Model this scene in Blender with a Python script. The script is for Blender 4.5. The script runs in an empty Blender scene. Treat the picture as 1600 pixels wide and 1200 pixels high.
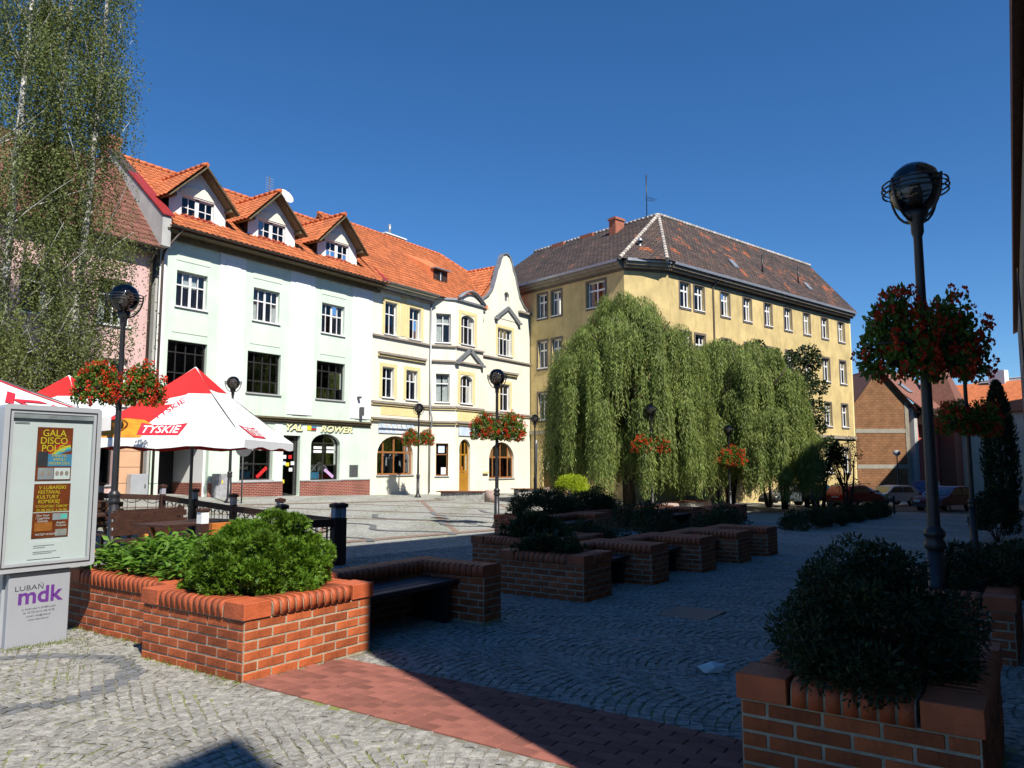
import bpy, bmesh, math, random
import numpy as np
from mathutils import Vector, Matrix
from mathutils.geometry import tessellate_polygon
random.seed(7); RNG = np.random.default_rng(11)
SC = bpy.context.scene; COL = SC.collection
R = math.radians
# ------------------------------------------------------------ camera
CAMP = Vector((-17.6, -29.4, 1.55)); FPX = 1200.0; HOR = 725.0
PITCH = math.atan((HOR - 600) / FPX); YAW = math.atan2(.569, .822)
cd = bpy.data.cameras.new('camera'); cam = bpy.data.objects.new('camera', cd); COL.objects.link(cam)
cd.sensor_width = 36; cd.lens = FPX / 1600 * 36; cd.clip_start = .05; cd.clip_end = 3000
cam.location = CAMP; cam.rotation_euler = (math.pi / 2 + PITCH, 0, YAW - math.pi / 2); SC.camera = cam
# ------------------------------------------------------------ world, sun, exposure
SUN_EL = R(49); SAZ = Vector((-.407, -.914, 0)).normalized()
TOSUN = Vector((SAZ.x * math.cos(SUN_EL), SAZ.y * math.cos(SUN_EL), math.sin(SUN_EL)))
w = bpy.data.worlds.new('World'); SC.world = w; w.use_nodes = True
nt = w.node_tree; bg = nt.nodes['Background']; sky = nt.nodes.new('ShaderNodeTexSky')
sky.sky_type = 'NISHITA'; sky.sun_disc = False; sky.sun_elevation = SUN_EL
sky.sun_rotation = math.atan2(SAZ.x, SAZ.y); sky.air_density = 1.0; sky.dust_density = 0.0; sky.ozone_density = 10.0; sky.altitude = 200
hs = nt.nodes.new('ShaderNodeHueSaturation'); hs.inputs['Saturation'].default_value = 1.12      # deep clear-sky blue, the same all round
nt.links.new(sky.outputs[0], hs.inputs['Color']); nt.links.new(hs.outputs[0], bg.inputs[0]); bg.inputs[1].default_value = .089
sl = bpy.data.lights.new('sun', 'SUN'); sl.energy = 5.0; sl.angle = R(.5); sl.color = (1, .95, .86)
so = bpy.data.objects.new('sun', sl); COL.objects.link(so); so.rotation_euler = TOSUN.to_track_quat('Z', 'Y').to_euler(); so.location = (0, -60, 60)
SC.view_settings.view_transform = 'Standard'; SC.view_settings.look = 'None'
SC.view_settings.exposure = .52; SC.view_settings.gamma = 1.0; SC.view_settings.use_curve_mapping = False
SC.render.engine = 'CYCLES'
SC.cycles.max_bounces = 6; SC.cycles.transparent_max_bounces = 12; SC.cycles.diffuse_bounces = 1; SC.cycles.glossy_bounces = 3
SC.cycles.caustics_reflective = False; SC.cycles.caustics_refractive = False
# ------------------------------------------------------------ helpers
def zg(x, y):                      # the square falls to the east and rises towards the north row of houses
    t = 15 + y
    return -.40 - .023 * x + .02 * (t + math.sqrt(t * t + 3)) if y < 6 else -.40 - .023 * x + .85
CF = Vector((math.cos(YAW), math.sin(YAW))); CR = Vector((math.sin(YAW), -math.cos(YAW)))
def proj(p):                       # pixel of a point, only used to sort pieces by the size they show
    d = Vector(p) - CAMP; fh = d.x * CF.x + d.y * CF.y; r = d.x * CR.x + d.y * CR.y
    dep = fh * math.cos(PITCH) + d.z * math.sin(PITCH); u = -fh * math.sin(PITCH) + d.z * math.cos(PITCH)
    if dep < .2: return None
    return 800 + FPX * r / dep, 600 - FPX * u / dep, dep
MATS = {}
def new_mat(name):
    m = bpy.data.materials.new(name); m.use_nodes = True; n = m.node_tree; n.nodes.clear(); MATS[name] = m
    o = n.nodes.new('ShaderNodeOutputMaterial'); return m, n, o
def node(n, t, ins=None, **kw):
    x = n.nodes.new(t)
    for k, v in kw.items(): setattr(x, k, v)
    for k, v in (ins or {}).items():
        if isinstance(v, bpy.types.NodeSocket): n.links.new(v, x.inputs[k])
        else: x.inputs[k].default_value = v
    return x
def c4(c): return (c[0], c[1], c[2], 1)
def rnd_socket(n):                 # 0..1, another value for each object and each loose piece of a mesh
    oi = node(n, 'ShaderNodeObjectInfo'); ge = node(n, 'ShaderNodeNewGeometry')
    a = node(n, 'ShaderNodeMath', {0: oi.outputs['Random'], 1: ge.outputs['Random Per Island']}, operation='ADD')
    return node(n, 'ShaderNodeMath', {0: a.outputs[0]}, operation='FRACT').outputs[0]
def pm(name, col, rough=.8, var=.12, scale=2.5, bump=0., bscale=40, col2=None, rnd=0., metal=0., spec=.4, stain=0., stainscale=.35):
    m, n, o = new_mat(name); tc = node(n, 'ShaderNodeTexCoord').outputs['Object']
    no = node(n, 'ShaderNodeTexNoise', {'Vector': tc, 'Scale': scale, 'Detail': 6, 'Roughness': .6})
    c2 = col2 or tuple(max(0, x * (1 - 2 * var)) for x in col); c1 = col if col2 else tuple(min(1, x * (1 + var * .5)) for x in col)
    mp = node(n, 'ShaderNodeMapRange', {0: no.outputs[0], 1: .3, 2: .7})
    base = node(n, 'ShaderNodeMixRGB', {0: mp.outputs[0], 1: c4(c1), 2: c4(c2)}).outputs[0]
    if rnd:
        r = rnd_socket(n); v = node(n, 'ShaderNodeMapRange', {0: r, 3: 1 - rnd, 4: 1 + rnd}).outputs[0]
        base = node(n, 'ShaderNodeMixRGB', {0: 1, 1: base, 2: v}, blend_type='MULTIPLY').outputs[0]
    if stain:
        mpg = node(n, 'ShaderNodeMapping', {'Vector': tc, 'Scale': (1, 1, .22)})
        s = node(n, 'ShaderNodeTexNoise', {'Vector': mpg.outputs[0], 'Scale': stainscale * 6, 'Detail': 8, 'Roughness': .7})
        sm = node(n, 'ShaderNodeMapRange', {0: s.outputs[0], 1: .5, 2: .8, 3: 1, 4: 1 - stain}).outputs[0]
        base = node(n, 'ShaderNodeMixRGB', {0: 1, 1: base, 2: sm}, blend_type='MULTIPLY').outputs[0]
    b = node(n, 'ShaderNodeBsdfPrincipled', {'Base Color': base, 'Roughness': rough, 'Metallic': metal, 'Specular IOR Level': spec})
    if bump:
        bn = node(n, 'ShaderNodeTexNoise', {'Vector': tc, 'Scale': bscale, 'Detail': 4})
        bu = node(n, 'ShaderNodeBump', {'Strength': bump, 'Height': bn.outputs[0], 'Distance': .02}); n.links.new(bu.outputs[0], b.inputs['Normal'])
    n.links.new(b.outputs[0], o.inputs[0]); return m
def leaf_mat(name, c1, c2, trans=.35, rough=.55, c3=None):
    m, n, o = new_mat(name); r = rnd_socket(n)
    rp = node(n, 'ShaderNodeValToRGB', {0: r}); e = rp.color_ramp.elements
    e[0].color = c4(c1); e[1].color = c4(c2)
    if c3: x = e.new(.9); x.color = c4(c2); e[2].color = c4(c3)
    tc = node(n, 'ShaderNodeTexCoord').outputs['Object']
    no = node(n, 'ShaderNodeTexNoise', {'Vector': tc, 'Scale': 1.6, 'Detail': 3})
    v = node(n, 'ShaderNodeMapRange', {0: no.outputs[0], 1: .3, 2: .7, 3: .65, 4: 1.25}).outputs[0]
    col = node(n, 'ShaderNodeMixRGB', {0: 1, 1: rp.outputs[0], 2: v}, blend_type='MULTIPLY').outputs[0]
    b = node(n, 'ShaderNodeBsdfPrincipled', {'Base Color': col, 'Roughness': rough, 'Specular IOR Level': .35})
    t = node(n, 'ShaderNodeBsdfTranslucent', {'Color': col}); mx = node(n, 'ShaderNodeMixShader', {0: trans, 1: b.outputs[0], 2: t.outputs[0]})
    n.links.new(mx.outputs[0], o.inputs[0]); return m
def brick_tex_mat(name, c1, c2, mortar, bw, bh, ms=.012, rough=.85, horiz=False, axis='x'):
    m, n, o = new_mat(name); tc = node(n, 'ShaderNodeTexCoord').outputs['Object']
    sp = node(n, 'ShaderNodeSeparateXYZ', {0: tc})
    if horiz: u, v = sp.outputs[0], sp.outputs[1]
    else:
        u = node(n, 'ShaderNodeMath', {0: sp.outputs[0], 1: sp.outputs[1]}, operation='ADD').outputs[0]; v = sp.outputs[2]
    cb = node(n, 'ShaderNodeCombineXYZ', {0: u, 1: v})
    br = node(n, 'ShaderNodeTexBrick', {'Vector': cb.outputs[0], 'Color1': c4(c1), 'Color2': c4(c2), 'Mortar': c4(mortar), 'Scale': 1, 'Mortar Size': ms, 'Brick Width': bw, 'Row Height': bh})
    no = node(n, 'ShaderNodeTexNoise', {'Vector': tc, 'Scale': 1.3, 'Detail': 6}); v2 = node(n, 'ShaderNodeMapRange', {0: no.outputs[0], 1: .3, 2: .7, 3: .75, 4: 1.15}).outputs[0]
    col = node(n, 'ShaderNodeMixRGB', {0: 1, 1: br.outputs[0], 2: v2}, blend_type='MULTIPLY').outputs[0]
    b = node(n, 'ShaderNodeBsdfPrincipled', {'Base Color': col, 'Roughness': rough, 'Specular IOR Level': .3})
    bu = node(n, 'ShaderNodeBump', {'Strength': .6, 'Height': br.outputs['Fac'], 'Distance': .02}, invert=True); n.links.new(bu.outputs[0], b.inputs['Normal'])
    n.links.new(b.outputs[0], o.inputs[0]); return m
def glass_mat(name, tint=(.75, .8, .8), f=1.5):
    m, n, o = new_mat(name); fr = node(n, 'ShaderNodeFresnel', {0: f}); t = node(n, 'ShaderNodeBsdfTransparent', {0: c4(tint)})
    g = node(n, 'ShaderNodeBsdfGlossy', {0: (1, 1, 1, 1), 'Roughness': .02}); mx = node(n, 'ShaderNodeMixShader', {0: fr.outputs[0], 1: t.outputs[0], 2: g.outputs[0]})
    n.links.new(mx.outputs[0], o.inputs[0]); return m
def mat(m): return MATS[m] if isinstance(m, str) else m
def link(name, me, m=None, parent=None, loc=None, rz=0):
    o = bpy.data.objects.new(name, me); COL.objects.link(o)
    if m is not None and me is not None and not me.materials: me.materials.append(mat(m))
    if parent: o.parent = parent
    if loc is not None: o.location = loc
    if rz: o.rotation_euler = (0, 0, rz)
    return o
def tag(o, label=None, cat=None, group=None, kind=None):
    if label: o['label'] = label
    if cat: o['category'] = cat
    if group: o['group'] = group
    if kind: o['kind'] = kind
    return o
def T(name, label, cat, loc=(0, 0, 0), rz=0, group=None):
    o = bpy.data.objects.new(name, None); COL.objects.link(o); o.location = loc; o.rotation_euler = (0, 0, rz); o.empty_display_size = .3
    return tag(o, label, cat, group)
def copy_tree(o, parent=None, loc=None, rz=None, label=None):
    c = o.copy(); COL.objects.link(c); c.parent = parent
    if loc is not None: c.location = loc
    if rz is not None: c.rotation_euler = (0, 0, rz)
    if label: c['label'] = label
    for ch in list(o.children): copy_tree(ch, c)
    return c
class MB:
    def __init__(s, M=None): s.v = []; s.f = []; s.M = M; s.sm = set()
    def add(s, vs, fs, smooth=False):
        k = len(s.v); s.v += [tuple(p) for p in vs]
        for f in fs:
            if smooth: s.sm.add(len(s.f))
            s.f.append(tuple(i + k for i in f))
        return s
    def box(s, x0, x1, y0, y1, z0, z1):
        return s.add([(x0, y0, z0), (x1, y0, z0), (x1, y1, z0), (x0, y1, z0), (x0, y0, z1), (x1, y0, z1), (x1, y1, z1), (x0, y1, z1)],
                     [(0, 3, 2, 1), (4, 5, 6, 7), (0, 1, 5, 4), (1, 2, 6, 5), (2, 3, 7, 6), (3, 0, 4, 7)])
    def bar(s, a, b, w, h, up=(0, 0, 1)):          # square bar between two points
        a, b = Vector(a), Vector(b); d = (b - a).normalized(); u = Vector(up); x = d.cross(u)
        if x.length < 1e-4: x = d.cross(Vector((1, 0, 0)))
        x.normalize(); y = x.cross(d)
        q = [a + x * i * w / 2 + y * j * h / 2 for i, j in ((-1, -1), (1, -1), (1, 1), (-1, 1))]; q += [p + (b - a) for p in q]
        return s.add(q, [(3, 2, 1, 0), (4, 5, 6, 7), (0, 1, 5, 4), (1, 2, 6, 5), (2, 3, 7, 6), (3, 0, 4, 7)])
    def prism(s, pts, a0, a1, axis='z', smooth=False):   # polygon extruded along an axis; pts counter-clockwise in the other two axes
        n = len(pts)
        f = {'z': lambda p, a: (p[0], p[1], a), 'y': lambda p, a: (p[0], a, p[1]), 'x': lambda p, a: (a, p[0], p[1])}[axis]
        s.add([f(p, a0) for p in pts] + [f(p, a1) for p in pts], [tuple(range(n - 1, -1, -1)), tuple(range(n, 2 * n))])
        k = len(s.v) - 2 * n
        for i in range(n):
            if smooth: s.sm.add(len(s.f))
            s.f.append((k + i, k + (i + 1) % n, k + n + (i + 1) % n, k + n + i))
        return s
    def tube(s, pts, r, n=8, cap=True, smooth=True):
        pts = [Vector(p) for p in pts]; rs = r if isinstance(r, (list, tuple)) else [r] * len(pts); vs = []; ref = None
        for i, p in enumerate(pts):
            d = (pts[min(i + 1, len(pts) - 1)] - pts[max(i - 1, 0)])
            d = d.normalized() if d.length > 1e-9 else Vector((0, 0, 1))
            if ref is None: ref = Vector((1, 0, 0)) if abs(d.x) < .8 else Vector((0, 1, 0))
            x = d.cross(ref)
            if x.length < 1e-4: x = d.cross(Vector((0, 1, 0)))
            x.normalize(); y = d.cross(x); ref = y.cross(d) * -1 if False else ref
            vs += [p + (x * math.cos(2 * math.pi * k / n) + y * math.sin(2 * math.pi * k / n)) * rs[i] for k in range(n)]
        fs = [(i * n + k, i * n + (k + 1) % n, (i + 1) * n + (k + 1) % n, (i + 1) * n + k) for i in range(len(pts) - 1) for k in range(n)]
        s.add(vs, fs, smooth)
        if cap: b = len(s.v) - len(vs); s.f += [tuple(b + k for k in range(n - 1, -1, -1)), tuple(b + len(vs) - n + k for k in range(n))]
        return s
    def lathe(s, prof, n=16, c=(0, 0, 0), smooth=True):
        vs = [(c[0] + r * math.cos(2 * math.pi * k / n), c[1] + r * math.sin(2 * math.pi * k / n), c[2] + z) for r, z in prof for k in range(n)]
        return s.add(vs, [(i * n + k, i * n + (k + 1) % n, (i + 1) * n + (k + 1) % n, (i + 1) * n + k) for i in range(len(prof) - 1) for k in range(n)], smooth)
    def ring(s, c, R0, r, n=28, m=6, axis='z', a0=0, a1=2 * math.pi):
        f = {'z': lambda a: (c[0] + R0 * math.cos(a), c[1] + R0 * math.sin(a), c[2]), 'x': lambda a: (c[0], c[1] + R0 * math.cos(a), c[2] + R0 * math.sin(a)),
             'y': lambda a: (c[0] + R0 * math.cos(a), c[1], c[2] + R0 * math.sin(a))}[axis]
        return s.tube([f(a0 + (a1 - a0) * i / n) for i in range(n + 1)], r, m)
    def holed(s, outer, holes, y, d):      # wall face in x-z with holes, reveals d deep behind it
        loops = [[Vector((p[0], p[1], 0)) for p in outer]] + [[Vector((p[0], p[1], 0)) for p in h] for h in holes]
        flat = [p for l in loops for p in l]; tri = tessellate_polygon(loops)
        def orient(t):
            a, b, c = (flat[i] for i in t); return t if (b - a).cross(c - a).z > 0 else (t[0], t[2], t[1])
        s.add([(p.x, y, p.y) for p in flat], [orient(t) for t in tri])
        for h in holes:
            n = len(h); s.add([(p[0], y, p[1]) for p in h] + [(p[0], y + d, p[1]) for p in h], [(i, (i + 1) % n, n + (i + 1) % n, n + i) for i in range(n)])
        return s
    def mesh(s, name='mesh', bevel=0):
        me = bpy.data.meshes.new(name); vs = s.v if s.M is None else [tuple(s.M @ Vector(p)) for p in s.v]
        me.from_pydata(vs, [], s.f)
        if s.sm: me.polygons.foreach_set('use_smooth', [i in s.sm for i in range(len(s.f))])
        bm = bmesh.new(); bm.from_mesh(me)
        if not getattr(s, 'keep', False): bmesh.ops.recalc_face_normals(bm, faces=bm.faces)
        if bevel: bmesh.ops.bevel(bm, geom=[e for e in bm.edges if len(e.link_faces) == 2 and e.calc_face_angle(0) > .6], offset=bevel, segments=1, affect='EDGES')
        bm.to_mesh(me); bm.free(); return me
    def build(s, name, m, parent=None, bevel=0, loc=None, rz=0): return link(name, s.mesh(name, bevel), m, parent, loc, rz)
def pieces(name, parent, protos, Ms, m, limit=300, rest=None, rootM=None):
    """alike pieces: the ones that show largest as objects of their own, the others joined into one part"""
    rootM = Matrix.Identity(4); sc = []; pp = parent
    while pp is not None: rootM = pp.matrix_basis @ rootM; pp = pp.parent
    for i, mx in enumerate(Ms):
        q = proj(rootM @ mx.translation); vis = q and -60 < q[0] < 1660 and -60 < q[1] < 1260
        sc.append(((0 if vis else 1, q[2] if q else 1e6), i))
    sc.sort(); own = set(i for _, i in sc[:limit]); rv = {}
    for i, mx in enumerate(Ms):
        pr = protos[i % len(protos)]
        if i in own:
            o = bpy.data.objects.new(name, pr); COL.objects.link(o); o.parent = parent; o.matrix_local = mx
            if not pr.materials: pr.materials.append(mat(m))
        else: rv.setdefault(id(pr), (pr, []))[1].append(mx)
    if rv:
        V = []; F = []; k = 0
        for pr, ms in rv.values():
            pv = np.array([list(v.co) + [1] for v in pr.vertices]); pf = [list(p.vertices) for p in pr.polygons]; n = len(pv)
            for mx in ms: V.append(pv @ np.array(mx).T[:, :3]); F += [[j + k for j in f] for f in pf]; k += n
        me = bpy.data.meshes.new(rest or name + '_field'); me.from_pydata(np.concatenate(V).tolist(), [], F)
        if protos[0].polygons[0].use_smooth: me.shade_smooth()
        o = link(rest or name + '_field', me, m, parent); o['kind'] = 'stuff'; return o
def leaf_obj(name, P, D, N, L, Wd, m, parent=None, fold=0.):
    """many leaves: points P, long axis D, normal N, length L, width Wd (arrays)"""
    n = len(P); D = D / np.maximum(np.linalg.norm(D, axis=1, keepdims=True), 1e-6); S = np.cross(D, N); S /= np.maximum(np.linalg.norm(S, axis=1, keepdims=True), 1e-6)
    L = np.broadcast_to(np.asarray(L, float).reshape(-1, 1), (n, 1)); Wd = np.broadcast_to(np.asarray(Wd, float).reshape(-1, 1), (n, 1)); Nn = np.cross(S, D)
    if fold:
        V = np.stack([P, P + D * L * .45 + S * Wd / 2 + Nn * L * fold, P + D * L - Nn * L * fold * .6, P + D * L * .45 - S * Wd / 2 + Nn * L * fold, P + D * L * .5], 1).reshape(-1, 3)
        b = np.arange(n)[:, None] * 5; F = np.stack([b + 0, b + 1, b + 4, b + 1, b + 2, b + 4, b + 2, b + 3, b + 4, b + 3, b + 0, b + 4], 1).reshape(-1); k = 3; nf = n * 4
    else:
        V = np.stack([P, P + D * L * .5 + S * Wd / 2, P + D * L, P + D * L * .5 - S * Wd / 2], 1).reshape(-1, 3)
        F = np.arange(n * 4); k = 4; nf = n
    me = bpy.data.meshes.new(name); me.vertices.add(len(V)); me.vertices.foreach_set('co', V.astype(np.float32).ravel())
    me.loops.add(len(F)); me.loops.foreach_set('vertex_index', F.astype(np.int32)); me.polygons.add(nf)
    me.polygons.foreach_set('loop_start', (np.arange(nf) * k).astype(np.int32)); me.polygons.foreach_set('loop_total', np.full(nf, k, np.int32))
    me.update(); me.validate(); return link(name, me, m, parent)
def rdir(n): d = RNG.normal(size=(n, 3)); return d / np.linalg.norm(d, axis=1, keepdims=True)
FONTC = {}
def text_geo(s, size=1., shear=0., bold=0., sx=1.):
    k = (s, shear, bold)
    if k not in FONTC:
        cu = bpy.data.curves.new('t', 'FONT'); cu.body = s; cu.size = 1; cu.shear = shear; cu.offset = bold; cu.align_x = 'CENTER'; cu.align_y = 'CENTER'; cu.resolution_u = 3
        o = bpy.data.objects.new('t', cu); COL.objects.link(o); bpy.context.view_layer.update()
        me = bpy.data.meshes.new_from_object(o); FONTC[k] = ([tuple(v.co) for v in me.vertices], [tuple(p.vertices) for p in me.polygons])
        bpy.data.objects.remove(o); bpy.data.curves.remove(cu); bpy.data.meshes.remove(me)
    v, f = FONTC[k]; return [(p[0] * size * sx, p[1] * size) for p in v], f
def decal(name, v2, f, fn, m, parent):      # flat print laid on a surface: fn maps 2d to 3d
    b = MB(); b.keep = True; b.add([fn(*p) for p in v2], f); return b.build(name, m, parent)
# ------------------------------------------------------------ materials
pm('mint', (.66, .78, .66), .9, .07, .8, .15, 60, stain=.20); pm('mint_panel', (.66, .76, .64), .9, .04, .8); pm('white_plaster', (.82, .83, .82), .9, .04, .7, .15, 60, stain=.10)
pm('cream', (.86, .82, .66), .9, .07, .7, .15, 60, stain=.22); pm('cream_dark', (.82, .66, .32), .9, .08, 1.2); pm('ochre', (.66, .51, .23), .92, .14, .9, .3, 50, stain=.35)
pm('ochre_trim', (.17, .14, .12), .9, .15, 2, stain=.2); pm('stucco_grey', (.34, .30, .23), .9, .15, 2, stain=.3)
pm('pink', (.70, .47, .44), .9, .06, 1, .1, 60, stain=.12); pm('salmon', (.68, .40, .24), .8, .05, 2); pm('fire_grey', (.50, .50, .48), .9, .1, 1.5, stain=.3)
pm('red_plaster', (.55, .13, .10), .9, .08, 1.2, stain=.15); pm('dark_brown', (.055, .03, .022), .7, .2, 4); pm('eave_wood', (.16, .125, .07), .8, .2, 5)
pm('tile_orange', (.54, .16, .058), .76, .15, 3, .2, 30, rnd=.25, stain=.2); pm('tile_brown', (.20, .085, .06), .75, .15, 3, .2, 30, rnd=.25); pm('ridge_orange', (.60, .16, .055), .75, .12, 4, rnd=.15)
pm('ridge_pale', (.52, .46, .40), .9, .25, 6, rnd=.3); pm('sheet_red', (.30, .03, .03), .45, .08, 2); pm('zinc', (.36, .38, .40), .45, .12, 3, metal=.55); pm('gutter_brown', (.085, .06, .05), .5, .1, 3)
pm('frame_white', (.82, .82, .82), .45, .03, 4); pm('frame_wood', (.36, .15, .05), .5, .2, 9); pm('frame_dark', (.035, .032, .032), .4, .1, 4); pm('sill_grey', (.45, .45, .45), .6, .1, 3)
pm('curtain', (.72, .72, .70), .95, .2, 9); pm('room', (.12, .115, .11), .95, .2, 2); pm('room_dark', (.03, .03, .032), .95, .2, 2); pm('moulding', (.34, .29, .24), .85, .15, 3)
glass_mat('glass'); glass_mat('smoke_glass', (.32, .28, .25), 1.6)
pm('brick', (.47, .11, .034), .78, .2, 5, .4, 60, rnd=.32, stain=.25, stainscale=1.5); pm('coping', (.45, .10, .036), .6, .14, 6, .3, 60, rnd=.18, stain=.2, stainscale=1.5); pm('mortar', (.44, .37, .27), .95, .2, 12, .4, 90)
pm('soil', (.06, .04, .028), 1, .3, 12, .8, 30); pm('paver', (.27, .098, .070), .9, .15, 4, .25, 60, rnd=.25); pm('sett', (.35, .335, .30), .9, .25, 18, .7, 80, rnd=.16); pm('sett_dark', (.17, .175, .18), .88, .2, 14, .6, 70, rnd=.15)
pm('iron', (.022, .022, .026), .42, .15, 6, spec=.5); pm('iron_grey', (.09, .09, .095), .5, .15, 6); pm('alu', (.50, .52, .55), .4, .05, 3, metal=.3); pm('panel_grey', (.33, .34, .37), .55, .05, 2)
pm('paper', (.82, .82, .81), .7, .04, 2); pm('purple', (.12, .03, .22), .6, .05, 4); pm('ink', (.05, .05, .06), .7, .05, 4); pm('poster_brown', (.26, .055, .015), .5, .2, 8); pm('yellow', (.80, .62, .03), .55, .05, 4)
pm('canvas_white', (.85, .85, .86), .8, .04, 2); pm('canvas_red', (.62, .018, .018), .75, .06, 3); pm('logo_red', (.55, .02, .04), .7, .05, 3); pm('amber', (.78, .30, .02), .6, .25, 6, col2=(.60, .16, .01)); pm('print_grey', (.66, .66, .68), .8, .05, 3); pm('maroon', (.16, .015, .02), .7, .1, 3)
pm('wood_dark', (.062, .026, .017), .55, .25, 9, .3, 30); pm('wood_orange', (.52, .17, .035), .5, .2, 9, .2, 30); pm('bench_wood', (.045, .03, .03), .5, .2, 9); pm('bench_red', (.20, .075, .045), .6, .2, 9); pm('post_grey', (.34, .34, .38), .55, .06, 4)
pm('stone', (.40, .39, .36), .9, .25, 7, .6, 14); pm('stone_pink', (.46, .34, .29), .85, .2, 9, .4, 30); pm('paver_far', (.27, .185, .145), .9, .2, 5, .2, 60); pm('concrete', (.34, .33, .32), .9, .15, 4, .3, 40)
pm('bark', (.07, .05, .036), .95, .3, 9, .8, 14); pm('bark_birch', (.62, .60, .56), .85, .1, 2, .3, 20, col2=(.10, .09, .08)); pm('twig', (.10, .06, .035), .9, .2, 8)
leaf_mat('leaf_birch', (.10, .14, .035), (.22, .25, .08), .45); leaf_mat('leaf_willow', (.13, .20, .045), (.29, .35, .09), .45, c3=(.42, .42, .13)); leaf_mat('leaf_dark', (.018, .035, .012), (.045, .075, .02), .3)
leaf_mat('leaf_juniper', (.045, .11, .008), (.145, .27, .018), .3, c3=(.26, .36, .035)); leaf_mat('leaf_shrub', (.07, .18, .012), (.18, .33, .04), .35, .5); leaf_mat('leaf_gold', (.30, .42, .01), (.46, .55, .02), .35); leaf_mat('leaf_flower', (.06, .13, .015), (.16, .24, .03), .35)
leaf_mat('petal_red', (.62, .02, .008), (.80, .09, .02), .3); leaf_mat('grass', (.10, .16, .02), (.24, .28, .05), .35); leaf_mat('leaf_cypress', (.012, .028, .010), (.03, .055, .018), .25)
brick_tex_mat('plinth_brick', (.26, .05, .035), (.21, .04, .03), (.40, .26, .2), .26, .078, .012)
brick_tex_mat('brown_brick', (.30, .15, .07), (.25, .12, .055), (.15, .08, .045), .5, .24, .016); pm('band_grey', (.36, .33, .27), .9, .1, 2)
pm('car_grey', (.13, .16, .17), .3, .03, 1, metal=.4); pm('car_red', (.50, .015, .02), .28, .03, 1); pm('car_silver', (.55, .57, .60), .28, .03, 1, metal=.5); pm('car_green', (.03, .09, .08), .28, .03, 1, metal=.3); pm('car_blue', (.05, .07, .16), .3, .03, 1, metal=.3); pm('car_dark', (.10, .03, .05), .3, .03, 1, metal=.3)
pm('tyre', (.02, .02, .02), .9, .1, 9); pm('rim', (.5, .5, .52), .35, .05, 5, metal=.8); pm('lamp_red', (.5, .02, .02), .25, .05, 5); pm('lamp_clear', (.7, .7, .7), .2, .05, 5); pm('plate', (.8, .8, .8), .5, .02, 4); pm('car_glass', (.02, .025, .03), .06, .02, 2, spec=.8)
pm('cloth_white', (.8, .8, .78), .9, .1, 7); pm('cloth_red', (.6, .02, .02), .9, .15, 7); pm('cloth_dark', (.05, .05, .06), .9, .2, 7); pm('cloth_blue', (.08, .3, .5), .9, .1, 7); pm('mint_goods', (.15, .65, .55), .6, .1, 6); pm('goods_grey', (.4, .4, .42), .8, .2, 6)
pm('door_ochre', (.42, .20, .02), .5, .12, 6); pm('door_brown', (.20, .055, .025), .5, .2, 7); pm('sign_blue', (.60, .70, .82), .6, .1, 3); pm('sign_lilac', (.55, .36, .62), .6, .1, 3); pm('letter_yellow', (.85, .82, .45), .6, .04, 3); pm('chimney_brick', (.42, .15, .09), .85, .2, 8, .3, 30)
# plain-tile roof of the corner building: too far to tell single tiles apart
def plain_tile_mat(name, patch):
    m, n, o = new_mat(name); tc = node(n, 'ShaderNodeTexCoord').outputs['UV']
    br = node(n, 'ShaderNodeTexBrick', {'Vector': tc, 'Color1': (1, 1, 1, 1), 'Color2': (.55, .55, .55, 1), 'Mortar': (.12, .12, .12, 1), 'Scale': 1, 'Mortar Size': .022, 'Brick Width': .34, 'Row Height': .24})
    no = node(n, 'ShaderNodeTexNoise', {'Vector': tc, 'Scale': .55, 'Detail': 5, 'Roughness': .65}); wn = node(n, 'ShaderNodeTexVoronoi', {'Vector': tc, 'Scale': 2.6}, feature='F1')
    ad = node(n, 'ShaderNodeMath', {0: no.outputs[0], 1: node(n, 'ShaderNodeMath', {0: wn.outputs['Color'], 1: .22}, operation='MULTIPLY').outputs[0]}, operation='ADD')
    rp = node(n, 'ShaderNodeValToRGB', {0: ad.outputs[0]}); e = rp.color_ramp.elements
    e[0].position = .40; e[0].color = (.062, .05, .047, 1); e[1].position = patch; e[1].color = (.135, .088, .07, 1)
    x = e.new(min(.98, patch + .03)); x.color = (.40, .12, .05, 1)
    col = node(n, 'ShaderNodeMixRGB', {0: 1, 1: rp.outputs[0], 2: br.outputs[0]}, blend_type='MULTIPLY').outputs[0]
    b = node(n, 'ShaderNodeBsdfPrincipled', {'Base Color': col, 'Roughness': .85, 'Specular IOR Level': .3})
    bu = node(n, 'ShaderNodeBump', {'Strength': .8, 'Height': br.outputs[0], 'Distance': .04}); n.links.new(bu.outputs[0], b.inputs['Normal']); n.links.new(b.outputs[0], o.inputs[0])
plain_tile_mat('plain_tiles', .80); plain_tile_mat('plain_tiles_patchy', .715)
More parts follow.
